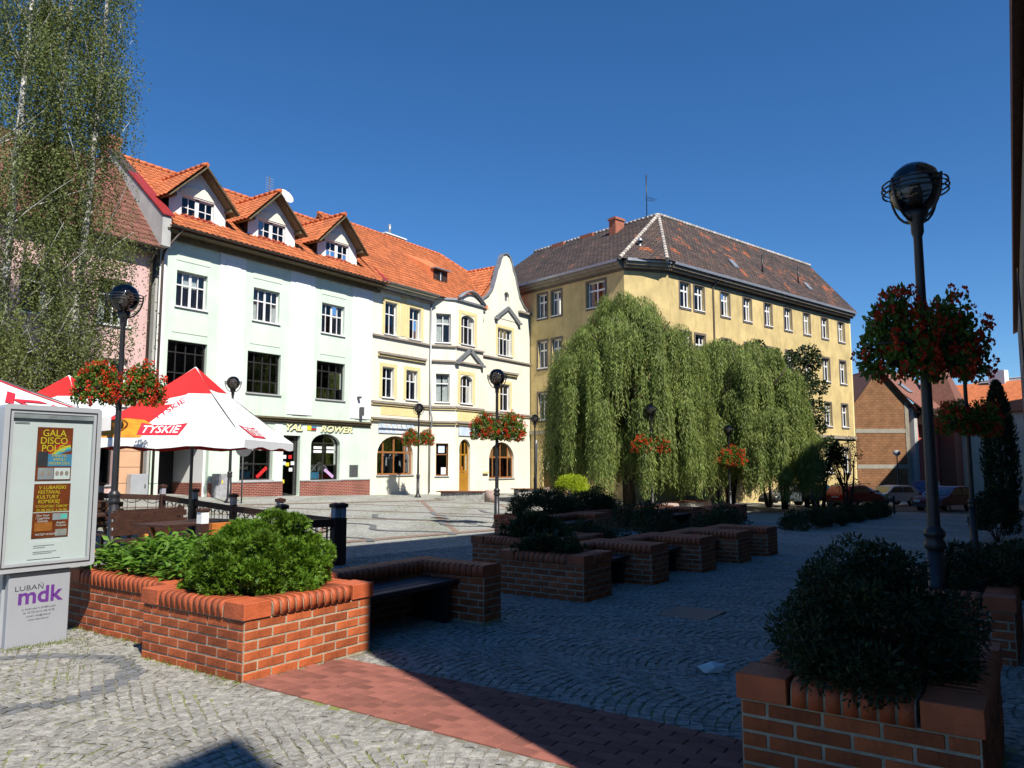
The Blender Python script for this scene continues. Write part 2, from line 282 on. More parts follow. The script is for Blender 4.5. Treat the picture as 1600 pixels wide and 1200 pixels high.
# far paving: rows of small setts in arcs, seen from too far to pick apart
m, n, o = new_mat('paving'); tc = node(n, 'ShaderNodeTexCoord').outputs['Object']
vo = node(n, 'ShaderNodeTexVoronoi', {'Vector': tc, 'Scale': 9.5, 'Randomness': .55}, feature='F1'); ve = node(n, 'ShaderNodeTexVoronoi', {'Vector': tc, 'Scale': 9.5, 'Randomness': .55}, feature='DISTANCE_TO_EDGE')
sv = node(n, 'ShaderNodeSeparateXYZ', {0: vo.outputs['Color']}); bw = node(n, 'ShaderNodeMapRange', {0: sv.outputs[0], 3: .29, 4: .42})
no = node(n, 'ShaderNodeTexNoise', {'Vector': tc, 'Scale': .5, 'Detail': 6}); nv = node(n, 'ShaderNodeMapRange', {0: no.outputs[0], 1: .3, 2: .7, 3: .82, 4: 1.12})
bb = node(n, 'ShaderNodeMath', {0: bw.outputs[0], 1: nv.outputs[0]}, operation='MULTIPLY'); gr = node(n, 'ShaderNodeCombineXYZ', {0: bb.outputs[0], 1: bb.outputs[0], 2: node(n, 'ShaderNodeMath', {0: bb.outputs[0], 1: .94}, operation='MULTIPLY').outputs[0]})
jt = node(n, 'ShaderNodeMapRange', {0: ve.outputs['Distance'], 1: .02, 2: .09}); n2 = node(n, 'ShaderNodeTexNoise', {'Vector': tc, 'Scale': .9, 'Detail': 4}); gm = node(n, 'ShaderNodeMapRange', {0: n2.outputs[0], 1: .45, 2: .62})
jc = node(n, 'ShaderNodeMixRGB', {0: gm.outputs[0], 1: (.13, .115, .09, 1), 2: (.14, .16, .05, 1)}); cc = node(n, 'ShaderNodeMixRGB', {0: jt.outputs[0], 1: jc.outputs[0], 2: gr.outputs[0]})
b = node(n, 'ShaderNodeBsdfPrincipled', {'Base Color': cc.outputs[0], 'Roughness': .85, 'Specular IOR Level': .3}); bu = node(n, 'ShaderNodeBump', {'Strength': .5, 'Height': jt.outputs[0], 'Distance': .02})
n.links.new(bu.outputs[0], b.inputs['Normal']); n.links.new(b.outputs[0], o.inputs[0])
# joints between the near setts: sand and moss
m, n, o = new_mat('joint_sand'); tc = node(n, 'ShaderNodeTexCoord').outputs['Object']
no = node(n, 'ShaderNodeTexNoise', {'Vector': tc, 'Scale': 1.7, 'Detail': 5}); gm = node(n, 'ShaderNodeMapRange', {0: no.outputs[0], 1: .48, 2: .6}); nf = node(n, 'ShaderNodeTexNoise', {'Vector': tc, 'Scale': 60, 'Detail': 3})
jc = node(n, 'ShaderNodeMixRGB', {0: gm.outputs[0], 1: (.19, .17, .13, 1), 2: (.20, .22, .06, 1)}); j2 = node(n, 'ShaderNodeMixRGB', {0: 1, 1: jc.outputs[0], 2: node(n, 'ShaderNodeMapRange', {0: nf.outputs[0], 3: .6, 4: 1.3}).outputs[0]}, blend_type='MULTIPLY')
b = node(n, 'ShaderNodeBsdfPrincipled', {'Base Color': j2.outputs[0], 'Roughness': 1}); bu = node(n, 'ShaderNodeBump', {'Strength': .8, 'Height': nf.outputs[0], 'Distance': .01}); n.links.new(bu.outputs[0], b.inputs['Normal']); n.links.new(b.outputs[0], o.inputs[0])
# ------------------------------------------------------------ ground
def sheet(xs, ys, dz):
    b = MB(); b.add([(x, y, zg(x, y) + dz) for y in ys for x in xs], [(j * len(xs) + i, j * len(xs) + i + 1, (j + 1) * len(xs) + i + 1, (j + 1) * len(xs) + i) for j in range(len(ys) - 1) for i in range(len(xs) - 1)], True); return b
lin = lambda a, b_, n: [a + (b_ - a) * i / n for i in range(n + 1)]
NX0, NX1, NY0, NY1 = -17.4, -3.0, -29.6, -18.4            # near field, where every sett is built
b = MB(); xs = [-700, -300, -120] + lin(-60, 120, 90) + [200, 400, 900]; ys = [-700, -300, -120] + lin(-60, 60, 60) + [120, 300, 900]
g = sheet(xs, ys, 0); G = g.build('ground', 'paving'); tag(G, kind='structure')
nb = sheet(lin(NX0, NX1, 24), lin(NY0, NY1, 20), .004).build('joint_bed', 'joint_sand'); tag(nb, kind='structure')
# planters occupy these rectangles (x0, x1, y0, y1); nothing is paved under them
BOXES = [(-13.87, -12.55, -24.37, -23.0), (-13.6, -11.9, -23.0, -21.15), (-12.55, -10.6, -23.55, -23.25), (-10.93, -10.62, -24.42, -23.5), (-8.93, -8.17, -24.5, -23.2), (-7.15, -5.5, -22.95, -21.35), (-8.2, -.4, -23.55, -23.25), (-6.88, -6.26, -24.5, -23.5), (-4.9, -4.2, -24.5, -23.5), (-13.6, -12.1, -29.1, -28.05)]
BAND = (-13.87, -12.9)                                     # straight band of clay pavers running north-south
def blocked(x, y, e=.04):
    if any(a - e < x < b_ + e and c - e < y < d + e for a, b_, c, d in BOXES): return True
    return BAND[0] - .03 < x < BAND[1] + .03 and y < -24.35
def sett_mesh(w, l, h, rs):
    b = MB(); r = random.Random(rs); j = lambda: r.uniform(-.008, .008)
    rings = []
    for sx, z in ((1, -.03), (1, h - .006), (.84, h)):
        rings.append([(sx * w / 2 * a + j(), (l / 2 - (1 - sx) * w / 2) * c + j(), z + (j() * .5 if z > 0 else 0)) for a, c in ((-1, -1), (1, -1), (1, 1), (-1, 1))])
    b.add(sum(rings, []), [(i, (i + 1) % 4, 4 + (i + 1) % 4, 4 + i) for i in range(4)] + [(4 + i, 4 + (i + 1) % 4, 8 + (i + 1) % 4, 8 + i) for i in range(4)] + [(8, 9, 10, 11)]); return b.mesh('sett')
protoS = [sett_mesh(.077 * random.uniform(.86, 1.05), .080 * random.uniform(.8, 1.1), .012, i) for i in range(16)]; protoD = [p.copy() for p in protoS[:6]]
def in_dark(x, y):                                         # winding inlay of dark setts
    d = math.hypot(x + 14.9, y + 23.0)
    if abs(d - .82) < .09 and x > -15.6: return True
    return y > -21.2 and abs((x + 10.5) - .55 * math.sin((y + 20) * 1.7)) < .1
SETT, SETD = [], []; CW, RA = 1.25, .92
for ci in range(-1, 13):
    xc = NX0 + ci * CW
    for k in range(-10, 152):
        yc = NY0 + k * .088 - RA
        n_ = 17
        for q in range(n_):
            th = (q + .5 + (k % 2) * .5 - n_ / 2) / n_ * 2 * math.asin(CW / 2 / RA)
            if abs(th) > math.asin(CW / 2 / RA): continue
            x = xc + RA * math.sin(th); y = yc + RA * math.cos(th)
            if not (NX0 < x < NX1 and NY0 < y < NY1) or blocked(x, y): continue
            z = zg(x, y); pq = proj((x, y, z))
            if not pq or not (-40 < pq[0] < 1640 and pq[1] < 1250): continue
            M = Matrix.Translation((x, y, z + random.uniform(-.003, .003))) @ Matrix.Rotation(-th + random.uniform(-.13, .13), 4, 'Z') @ Matrix.Rotation(random.uniform(-.035, .035), 4, 'X') @ Matrix.Rotation(random.uniform(-.035, .035), 4, 'Y')
            (SETD if in_dark(x, y) else SETT).append(M)
pieces('sett', nb, protoS, SETT, 'sett', 300, 'setts'); pieces('dark_sett', nb, protoD, SETD, 'sett_dark', 120, 'dark_setts')
def paver_mesh(w, l, h):
    b = MB(); e = .005
    rings = [[(a * w / 2, c * l / 2, -.03) for a, c in ((-1, -1), (1, -1), (1, 1), (-1, 1))], [(a * w / 2, c * l / 2, h - e) for a, c in ((-1, -1), (1, -1), (1, 1), (-1, 1))], [(a * (w / 2 - e), c * (l / 2 - e), h) for a, c in ((-1, -1), (1, -1), (1, 1), (-1, 1))]]
    b.add(sum(rings, []), [(i, (i + 1) % 4, 4 + (i + 1) % 4, 4 + i) for i in range(4)] + [(4 + i, 4 + (i + 1) % 4, 8 + (i + 1) % 4, 8 + i) for i in range(4)] + [(8, 9, 10, 11)]); return b.mesh('paver')
pv = paver_mesh(.096, .236, .016); Ms = []
for r_ in range(10):
    for k in range(24):
        x = BAND[0] + (r_ + .5) * .0985; y = -24.42 - (k + .5 * (r_ % 2)) * .241
        Ms.append(Matrix.Translation((x, y, zg(x, y) + random.uniform(-.0015, .0015))) @ Matrix.Rotation(random.uniform(-.006, .006), 4, 'Z'))
pieces('paver', nb, [pv], Ms, 'paver', 300)
# clay bands and curved inlays further out on the square
b = MB()
def strip(p0, p1, w, dz=.006, n=14):
    a, c = Vector(p0), Vector(p1); d = (c - a).normalized(); s_ = Vector((-d.y, d.x)) * w / 2; vs = []
    for i in range(n + 1):
        p = a + (c - a) * i / n
        for q in (p - s_, p + s_): vs.append((q.x, q.y, zg(q.x, q.y) + dz))
    b.add(vs, [(2 * i, 2 * i + 2, 2 * i + 3, 2 * i + 1) for i in range(n)])
for i in range(6): strip((-5.6 + i * 5.2, -15.6), (-5.6 + i * 5.2 + 11, -4.6), .2)
for i in range(6): strip((5.4 + i * 5.2, -15.6), (-5.6 + i * 5.2, -4.6), .2, .010)
strip((-5.5, -15.8), (24, -15.8), .4, .014, 30); strip((-5, -4.4), (23, -4.4), .35, .014, 30)
tag(b.build('clay_paver_bands', 'paver_far'), kind='structure')
b = MB()
for i in range(8):
    x0 = -4.4 + i * 3.1; pts = [Vector((x0 + .55 * math.sin(t * 2.1), -16.2 + t)) for t in lin(0, 6.5, 34)]; vs = []
    for j, p in enumerate(pts):
        d = (pts[min(j + 1, 34)] - pts[max(j - 1, 0)]).normalized(); s_ = Vector((-d.y, d.x)) * .1
        for q in (p - s_, p + s_): vs.append((q.x, q.y, zg(q.x, q.y) + .018))
    b.add(vs, [(2 * j, 2 * j + 2, 2 * j + 3, 2 * j + 1) for j in range(34)])
tag(b.build('dark_sett_inlays', 'sett_dark'), kind='structure')
# road on the east side, in front of the corner building
road = MB(); road.add([(x, y, zg(x, y) + .022) for y in lin(-27, -20.5, 4) for x in lin(30, 110, 40)], [(j * 41 + i, j * 41 + i + 1, (j + 1) * 41 + i + 1, (j + 1) * 41 + i) for j in range(4) for i in range(40)])
pm('asphalt', (.055, .055, .058), .9, .15, 6, .3, 60); tag(road.build('road', 'asphalt'), kind='structure')
# weeds along the foot of the brick walls
pts = []
for (x0, y0, x1, y1, n_) in ((-13.9, -24.45, -13.9, -23.0, 260), (-13.65, -23, -13.65, -21.2, 380), (-14.5, -21.95, -13.9, -21.95, 420), (-12.6, -24.48, -12.4, -24.2, 140), (-13.85, -24.42, -12.6, -24.42, 60), (-14.7, -23.4, -13.7, -21.8, 200)):
    for _ in range(n_):
        t = random.random(); cl = .05 * math.sin(t * 40) ; pts.append((x0 + (x1 - x0) * t + random.gauss(0, .05), y0 + (y1 - y0) * t + random.gauss(0, .05) + cl))
pts = [p for p in pts if not any(a < p[0] < b_ and c < p[1] < d for a, b_, c, d in BOXES)]
P = np.array([(x, y, zg(x, y) + .005) for x, y in pts]); D = rdir(len(P)); D[:, 2] = np.abs(D[:, 2]) + .5
tag(leaf_obj('weeds', P, D, rdir(len(P)), RNG.uniform(.012, .045, len(P)), .006, 'grass'), 'thin green weeds growing at the foot of the brick planters', 'weeds', kind='stuff')
# ------------------------------------------------------------ brick planters with benches
def brick_mesh(l, d, h, nm='brick'):
    b = MB().box(-l / 2, l / 2, -d / 2, d / 2, -h / 2, h / 2); return b.mesh(nm, .004)
BR_S = [brick_mesh(.248, .10, .0615), brick_mesh(.246, .101, .063)]; BR_H = [brick_mesh(.119, .10, .0615)]
def coping_mesh(depth, w=.064, h=.125):                       # brick on edge with a rounded outer nose at -y
    r = .055; pr = [(-depth / 2 + r - r * math.cos(a), h / 2 - r + r * math.sin(a)) for a in [R(10 + 80 * i / 4) for i in range(5)]]
    pts = [(-depth / 2, -h / 2)] + [(depth / 2, -h / 2), (depth / 2, h / 2)] + pr[::-1]
    return MB().prism([(p[0], p[1]) for p in pts], -w / 2, w / 2, 'x', True).mesh('coping_brick')
COP = coping_mesh(.25); COPE = brick_mesh(.25, .25, .125, 'corner_brick')
def wall_bricks(Ms, Hs, x0, y0, x1, y1, z0, courses):        # running bond on the face from (x0,y0) to (x1,y1), outward to the right of the run
    L = math.hypot(x1 - x0, y1 - y0); a = math.atan2(y1 - y0, x1 - x0); ux, uy = math.cos(a), math.sin(a); ox, oy = uy, -ux
    for c in range(courses):
        p = 0; first = (c % 2) * .125; z = z0 + (c + .5) * .0765
        while p < L - .02:
            l = min(.248 + .014 if not (p == 0 and first) else .130, L - p)
            q = p + l / 2; jx = random.uniform(-.003, .003); M = Matrix.Translation((x0 + ux * q - ox * (.05 - .004 - jx * .6), y0 + uy * q - oy * (.05 - .004 - jx * .6), z)) @ Matrix.Rotation(a, 4, 'Z')
            f = (l - .014) / .248
            (Ms if f > .6 else Hs).append(M @ Matrix.Diagonal((f if f > .6 else (l - .014) / .119, 1, 1, 1))); p += l
def coping_run(Cs, x0, y0, x1, y1, z, depth=.25):
    L = math.hypot(x1 - x0, y1 - y0); a = math.atan2(y1 - y0, x1 - x0); ux, uy = math.cos(a), math.sin(a); ox, oy = uy, -ux; n_ = max(1, round(L / .077)); st = L / n_
    for i in range(n_):
        q = (i + .5) * st; Cs.append(Matrix.Translation((x0 + ux * q - ox * (depth / 2 - .018), y0 + uy * q - oy * (depth / 2 - .018), z + .0625)) @ Matrix.Rotation(a, 4, 'Z') @ Matrix.Diagonal((st / .077, 1, 1, 1)))
def coping_bed(root, x0, y0, x1, y1, z, depth=.25):      # mortar seen between the coping bricks
    L = math.hypot(x1 - x0, y1 - y0); a = math.atan2(y1 - y0, x1 - x0); ux, uy = math.cos(a), math.sin(a); ox, oy = uy, -ux; d = depth - .014; h = .113; r = .052
    pr = [(-d / 2 + r - r * math.cos(t), h / 2 - r + r * math.sin(t)) for t in [R(10 + 80 * i / 4) for i in range(5)]]; pts = [(-d / 2, -h / 2), (d / 2, -h / 2), (d / 2, h / 2)] + pr[::-1]
    M = Matrix.Translation(((x0 + x1) / 2 - ox * (depth / 2 - .018), (y0 + y1) / 2 - oy * (depth / 2 - .018), z + .0595)) @ Matrix.Rotation(a, 4, 'Z'); MB(M).prism(pts, -L / 2, L / 2, 'x', True).build('coping_mortar', 'mortar', root)
def brick_box(root, x0, x1, y0, y1, faces='WSEN', hollow=True, cap=True, h=None, topfill=None):
    """local coordinates = world minus root location"""
    rx, ry, rz_ = root.location; z0 = 0; H = .075 * 6 + .01 if h is None else h; courses = int(round(H / .0765))
    lx0, lx1, ly0, ly1 = x0 - rx, x1 - rx, y0 - ry, y1 - ry; Ms, Hs, Cs = [], [], []
    core = MB().box(lx0 + .001, lx1 - .001, ly0 + .001, ly1 - .001, -.35, courses * .0765 + .002); core.build('mortar_core', 'mortar', root)
    run = {'S': (lx0, ly0, lx1, ly0), 'E': (lx1, ly0, lx1, ly1), 'N': (lx1, ly1, lx0, ly1), 'W': (lx0, ly1, lx0, ly0)}
    for k in faces: wall_bricks(Ms, Hs, *run[k], z0, courses)
    zt = courses * .0765 + .005
    if cap:
        t = .25
        if hollow:
            for q_ in ((lx0 + .25, ly0, lx1 - .25, ly0), (lx1 - .25, ly1, lx0 + .25, ly1), (lx1, ly0 + .25, lx1, ly1 - .25), (lx0, ly1 - .25, lx0, ly0 + .25)): coping_bed(root, *q_, zt)
            coping_run(Cs, lx0 + .25, ly0, lx1 - .25, ly0, zt); coping_run(Cs, lx1 - .25, ly1, lx0 + .25, ly1, zt); coping_run(Cs, lx1, ly0 + .25, lx1, ly1 - .25, zt); coping_run(Cs, lx0, ly1 - .25, lx0, ly0 + .25, zt)
            cor = [Matrix.Translation((x, y, zt + .0625)) for x in (lx0 + .107, lx1 - .107) for y in (ly0 + .107, ly1 - .107)]; pieces('corner_brick', root, [COPE], cor, 'coping')
            so_ = MB().box(lx0 + .2, lx1 - .2, ly0 + .2, ly1 - .2, zt - .05, zt + .07); so_.build('soil', 'soil', root)
        else:
            long_x = (lx1 - lx0) > (ly1 - ly0); w = min(lx1 - lx0, ly1 - ly0)
            n_ = round((lx1 - lx0 if long_x else ly1 - ly0) / .077); pr = coping_full(w + .036)
            for i in range(n_):
                if long_x: Cs.append(Matrix.Translation((lx0 + (i + .5) * (lx1 - lx0) / n_, (ly0 + ly1) / 2, zt + .0625)))
                else: Cs.append(Matrix.Translation(((lx0 + lx1) / 2, ly0 + (i + .5) * (ly1 - ly0) / n_, zt + .0625)) @ Matrix.Rotation(math.pi / 2, 4, 'Z'))
            pieces('coping_brick', root, [pr], Cs, 'coping'); Cs = []
    pieces('brick', root, BR_S, Ms, 'brick', 300, rootM=root.matrix_basis.copy()); pieces('half_brick', root, BR_H, Hs, 'brick', 60)
    if Cs: pieces('coping_brick', root, [COP], Cs, 'coping')
    return zt
def coping_full(depth, w=.066, h=.125):
    r = .055; A = [R(10 + 80 * i / 3) for i in range(4)]
    L_ = [(-depth / 2 + r - r * math.cos(a), h / 2 - r + r * math.sin(a)) for a in A]; pts = [(-depth / 2, -h / 2), (depth / 2, -h / 2)] + [(-p[0], p[1]) for p in L_] + L_[::-1]
    return MB().prism(pts, -w / 2, w / 2, 'x', True).mesh('coping_brick')
def root_at(name, label, cat, x, y, group=None): return T(name, label, cat, (x, y, zg(x, y) - .01), 0, group)
def bench_seat(root, x0, x1, y0, y1, z=.43):
    rx, ry, _ = root.location
    for i in range(4):
        d = (y1 - y0) / 4; MB().box(x0 - rx - .012, x1 - rx + .012, y0 - ry + i * d + .008, y0 - ry + (i + 1) * d - .008, z - .05, z).build('seat_slat', 'bench_wood', root, .006)
    for x in (x0 + .15, x1 - .15): MB().box(x - rx - .03, x - rx + .03, y0 - ry + .05, y1 - ry, -.1, z - .055).build('bench_support', 'iron', root)
G_P = 'brick planters of the seating rows'
p1 = root_at('brick_planter', 'sunlit square brick planter holding the round green juniper', 'planter', -13.87, -24.37); ZT = brick_box(p1, -13.87, -12.55, -24.37, -23.0, 'WSEN')
p2 = root_at('brick_planter', 'sunlit brick planter with leafy shrubs behind the notice board', 'planter', -13.6, -23.0); brick_box(p2, -13.6, -11.9, -22.99, -21.15, 'WEN')
p3 = root_at('brick_bench', 'brick bench bay with dark slatted seat built against the juniper planter', 'bench', -12.55, -24.3); brick_box(p3, -12.54, -10.6, -23.55, -23.26, 'SN', False)
brick_box(p3, -10.93, -10.62, -24.42, -23.56, 'WSE', False); bench_seat(p3, -12.54, -10.93, -24.1, -23.57)
# row of brick piers with benches between them, in the shade
XS = [(-8.93, -8.17), (-6.88, -6.26), (-4.9, -4.2), (-3.0, -2.2), (-1.1, -.4)]
NTH = ['first', 'second', 'third', 'fourth']
r0 = root_at('brick_planter', 'shaded square brick planter with low bush at the start of the bench row', 'planter', -8.93, -24.5); brick_box(r0, -8.93, -8.17, -24.5, -23.2, 'WSEN')
for i in range(1, 5):
    a, b_ = XS[i]; pa, pb = XS[i - 1]
    r_ = root_at('brick_bench', f'shaded brick bench bay, {NTH[i - 1]} after the low-bush planter of the bench row', 'bench', a, -24.5, 'bench bays of the shaded row')
    brick_box(r_, a, b_, -24.5, -23.56, 'WSEN', False); brick_box(r_, pb + .01, b_, -23.55, -23.25, 'SN', False); bench_seat(r_, pb + .01, a, -24.15, -23.57)
r1 = root_at('brick_planter', 'shaded brick planter with spiky-leaved plant beside the empty square', 'planter', -7.15, -22.95); brick_box(r1, -7.15, -5.5, -22.95, -21.35, 'WSEN')
for i, (x, lab) in enumerate(((-2.6, 'shaded brick bench bay in front of the broad dark bush'), (4.2, 'shaded brick bench bay beyond the broad dark bush'), (9.0, 'shaded brick bench bay near the far dark hedge'))):
    y = -19.6; r_ = root_at('brick_bench', lab, 'bench', x, y); brick_box(r_, x, x + .8, y, y + .9, 'WSE', False); brick_box(r_, x + .81, x + 3.0, y + .55, y + .9, 'SN', False); brick_box(r_, x + 3.01, x + 3.8, y, y + .9, 'WSE', False); bench_seat(r_, x + .81, x + 3.0, y + .05, y + .54)
r2 = root_at('brick_planter', 'long shaded brick planter behind the benches carrying broad dark bushes', 'planter', -.8, -18.6); brick_box(r2, -.8, 4.6, -18.6, -17.2, 'WS')
r3 = root_at('brick_planter', 'dark brick planter under the big bush close to the shading building', 'planter', -13.6, -29.1); brick_box(r3, -13.6, -12.1, -29.1, -28.05, 'WSN')
r4 = root_at('brick_planter', 'dark brick planter at the foot of the tall lamp post by the building', 'planter', -9.6, -29.2); brick_box(r4, -9.6, -7.8, -29.1, -28.0, 'WSN')
# ------------------------------------------------------------ houses: walls with real openings, windows, tiled roofs
def outline(x0, x1, z0, z1, rise=0, n=12):
    if not rise: return [(x0, z0), (x1, z0), (x1, z1), (x0, z1)]
    c = (x0 + x1) / 2; a = (x1 - x0) / 2
    return [(x0, z0), (x1, z0)] + [(c + a * math.cos(math.pi * i / n), z1 - rise + rise * math.sin(math.pi * i / n)) for i in range(n + 1)]
def archz(x, x0, x1, z1, rise):
    if not rise: return z1
    c = (x0 + x1) / 2; a = (x1 - x0) / 2; t = max(0, 1 - ((x - c) / a) ** 2); return z1 - rise + rise * math.sqrt(t)
def window(parent, Mx, x0, x1, z0, z1, cols=(.5,), rows=(.66,), rise=0, d=.16, fw=.07, fm='frame_white', bar=.05, curtain=0, sill=True, name='window', pane='glass', thick=None):
    """frame (part) with panes, sill and curtain as sub-parts; wall-local x, depth y, z"""
    b = MB(Mx); o = outline(x0, x1, z0, z1, rise); i_ = outline(x0 + fw, x1 - fw, z0 + fw, z1 - fw, max(0, rise - fw * .5) if rise else 0)
    n = len(o); vs = [(p[0], y, p[1]) for y in (d, d + .06) for p in o] + [(p[0], y, p[1]) for y in (d, d + .06) for p in i_]
    fs = []
    for k in range(n):
        j = (k + 1) % n; fs += [(k, j, 2 * n + j, 2 * n + k), (2 * n + k, 2 * n + j, 3 * n + j, 3 * n + k), (n + k, 3 * n + k, 3 * n + j, n + j)]
    b.add(vs, fs)
    xs = [x0 + fw] + [x0 + (x1 - x0) * c for c in cols] + [x1 - fw]; zs = [z0 + fw] + [z0 + (z1 - z0) * r for r in rows] + [z1 - fw]
    th = thick or [bar] * len(cols)
    for c, t_ in zip(xs[1:-1], th): b.box(c - t_ / 2, c + t_ / 2, d - .004, d + .055, z0 + fw * .5, archz(c, x0, x1, z1, rise) - fw * .6)
    for r in zs[1:-1]: b.box(x0 + fw * .6, x1 - fw * .6, d - .008, d + .05, r - bar * .55, r + bar * .55)
    W = b.build(name, fm, parent)
    for i in range(len(xs) - 1):
        for j in range(len(zs) - 1):
            a, c = xs[i], xs[i + 1]; q, t = zs[j], zs[j + 1]
            poly = [(a, q), (c, q)]
            if rise:
                for k in range(7):
                    x = c + (a - c) * k / 6; poly.append((x, max(q + .01, min(t, archz(x, x0 + fw * .6, x1 - fw * .6, z1 - fw * .6, rise)))))
            else: poly += [(c, t), (a, t)]
            MB(Mx).add([(p[0], d + .03, p[1]) for p in poly], [tuple(range(len(poly)))]).build('pane', pane, W)
    if sill: MB(Mx).box(x0 - .06, x1 + .06, -.07, d + .02, z0 - .045, z0 + .012).build('sill', 'sill_grey' if fm != 'frame_white' else 'frame_white', W)
    if curtain:
        cb = MB(Mx); k = 26
        for (ca, cb_) in ([(x0 + .04, x0 + (x1 - x0) * curtain / 2), (x1 - (x1 - x0) * curtain / 2, x1 - .04)] if curtain < 1 else [(x0 + .04, x1 - .04)]):
            vs = [(ca + (cb_ - ca) * i / k, d + .11 + .025 * math.sin(i * 1.9), z) for z in (z0 + .1, z1 - .06) for i in range(k + 1)]
            cb.add(vs, [(i, i + 1, k + 2 + i, k + 1 + i) for i in range(k)], True)
        cb.build('curtain', 'curtain', W)
    return W
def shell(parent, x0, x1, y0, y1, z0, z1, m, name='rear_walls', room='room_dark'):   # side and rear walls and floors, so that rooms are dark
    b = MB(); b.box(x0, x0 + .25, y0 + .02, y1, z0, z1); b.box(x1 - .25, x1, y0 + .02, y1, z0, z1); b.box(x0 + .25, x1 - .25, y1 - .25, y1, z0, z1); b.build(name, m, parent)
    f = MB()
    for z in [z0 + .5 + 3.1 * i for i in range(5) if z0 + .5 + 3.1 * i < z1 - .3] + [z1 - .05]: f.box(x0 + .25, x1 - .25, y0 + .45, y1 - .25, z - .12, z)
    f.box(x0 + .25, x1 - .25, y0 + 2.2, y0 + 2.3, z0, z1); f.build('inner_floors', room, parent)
def pantile(w=.30, l=.42):
    b = MB(); xs = [0, .07, .14, .2, .26, .32]; zs = [.035, .045, .012, 0, .012, .04]; sc = w / .28
    top = [(x * sc - w / 2, -l / 2, z + .03) for x, z in zip(xs, zs)] + [(x * sc - w / 2, l / 2, z) for x, z in zip(xs, zs)]; n = 6
    b.add(top, [(i, i + 1, n + i + 1, n + i) for i in range(5)], True); b.add([(x * sc - w / 2, -l / 2, z + .03) for x, z in zip(xs, zs)] + [(x * sc - w / 2, -l / 2, z - .005) for x, z in zip(xs, zs)], [(n + i, n + i + 1, i + 1, i) for i in range(5)]); b.keep = True
    return b.mesh('tile')
TILE = pantile(.30, .42); TILEB = TILE.copy(); TILEB.name = 'tile_b'
def beaver():
    b = MB(); pr = [(-.09 + .18 * i / 6, -.17 - .035 * math.sin(math.pi * i / 6)) for i in range(7)]
    pts = pr + [(.09, .17), (-.09, .17)]; n = len(pts); b.add([(x, y, .028 if y < 0 else .0) for x, y in pts] + [(x, y, .008 if y < 0 else -.012) for x, y in pts], [tuple(range(n))] + [(i, n + i, n + (i + 1) % n, (i + 1) % n) for i in range(n)]); return b.mesh('tile')
def tile_field(parent, o, u, v, poly, m, proto, gu=.285, gv=.345, limit=300, name='tile', stagger=False):
    """tiles on the plane through o with axes u (along the eaves) and v (up the slope), inside a polygon given in (u, v)"""
    u, v = Vector(u).normalized(), Vector(v).normalized(); nrm = u.cross(v); Rm = Matrix((u, v, nrm)).transposed().to_4x4(); Ms = []
    us = [p[0] for p in poly]; vs = [p[1] for p in poly]
    def inside(x, y):
        c = False
        for i in range(len(poly)):
            (xa, ya), (xb, yb) = poly[i], poly[i - 1]
            if (ya > y) != (yb > y) and x < (xb - xa) * (y - ya) / (yb - ya) + xa: c = not c
        return c
    y = min(vs) + gv * .45; r = 0
    while y < max(vs):
        x = min(us) + gu / 2 + (gu / 2 if stagger and r % 2 else 0)
        while x < max(us):
            if inside(x, y): Ms.append(Matrix.Translation(Vector(o) + u * x + v * y + nrm * .03) @ Rm @ Matrix.Rotation(random.uniform(-.012, .012), 4, 'Z') @ Matrix.Rotation(random.uniform(-.008, .008), 4, 'X'))
            x += gu
        y += gv; r += 1
    pieces(name, parent, [proto], Ms, m, limit)
def slab(pts, t=.12, b=None):                       # roof deck below the tiles
    b = b or MB(); p = [Vector(q) for q in pts]; n_ = (p[1] - p[0]).cross(p[2] - p[0]).normalized()
    if n_.z < 0: n_ = -n_
    k = len(p); q = p + [a - n_ * t for a in p]; b.add(q, [tuple(range(k)), tuple(range(2 * k - 1, k - 1, -1))] + [(i, (i + 1) % k, k + (i + 1) % k, k + i) for i in range(k)]); return b
def ridge_caps(parent, a, b_, m, name='ridge_tile', r=.11, step=.36):
    a, b_ = Vector(a), Vector(b_); L = (b_ - a).length; n = max(1, int(L / step)); d = (b_ - a).normalized(); x = d.cross(Vector((0, 0, 1))).normalized(); z = x.cross(d)
    me = MB().tube([(0, -step * .54, 0), (0, step * .54, .02)], [r, r * 1.12], 8).mesh(name)
    Ms = [Matrix.Translation(a + d * (i + .5) * L / n) @ Matrix((x, d, z)).transposed().to_4x4() for i in range(n)]
    pieces(name, parent, [me], Ms, m, 60)
I4 = Matrix.Identity(4)
# ================= mint green house with three dormers
gh = T('green_house', 'mint green three-storey house with orange roof and three gabled dormers', 'house', (0, 0, 0))
H_E = 11.25; GX0, GX1 = -.5, 11.65
wins = [(0.28, 1.72), (4.08, 5.55), (8.14, 9.66)]; holes = []
for a, c in wins: holes.append(outline(a, c, 8.1, 9.63))
for a, c in ((.02, 1.83), (3.88, 5.72), (7.9, 9.77)): holes.append(outline(a, c, 4.76, 6.66))
SH = [(-.15, 2.1, -.2, 3.0, 0), (3.66, 5.43, .82, 3.05, .55), (6.02, 7.02, .05, 2.9, 0), (7.68, 9.56, .74, 3.04, .55)]
for a, c, q, t, r_ in SH: holes.append(outline(a, c, q, t, r_))
MB().holed([(GX0, -.6), (GX1, -.6), (GX1, H_E), (GX0, H_E)], holes, 0, .22).build('wall', 'mint', gh)
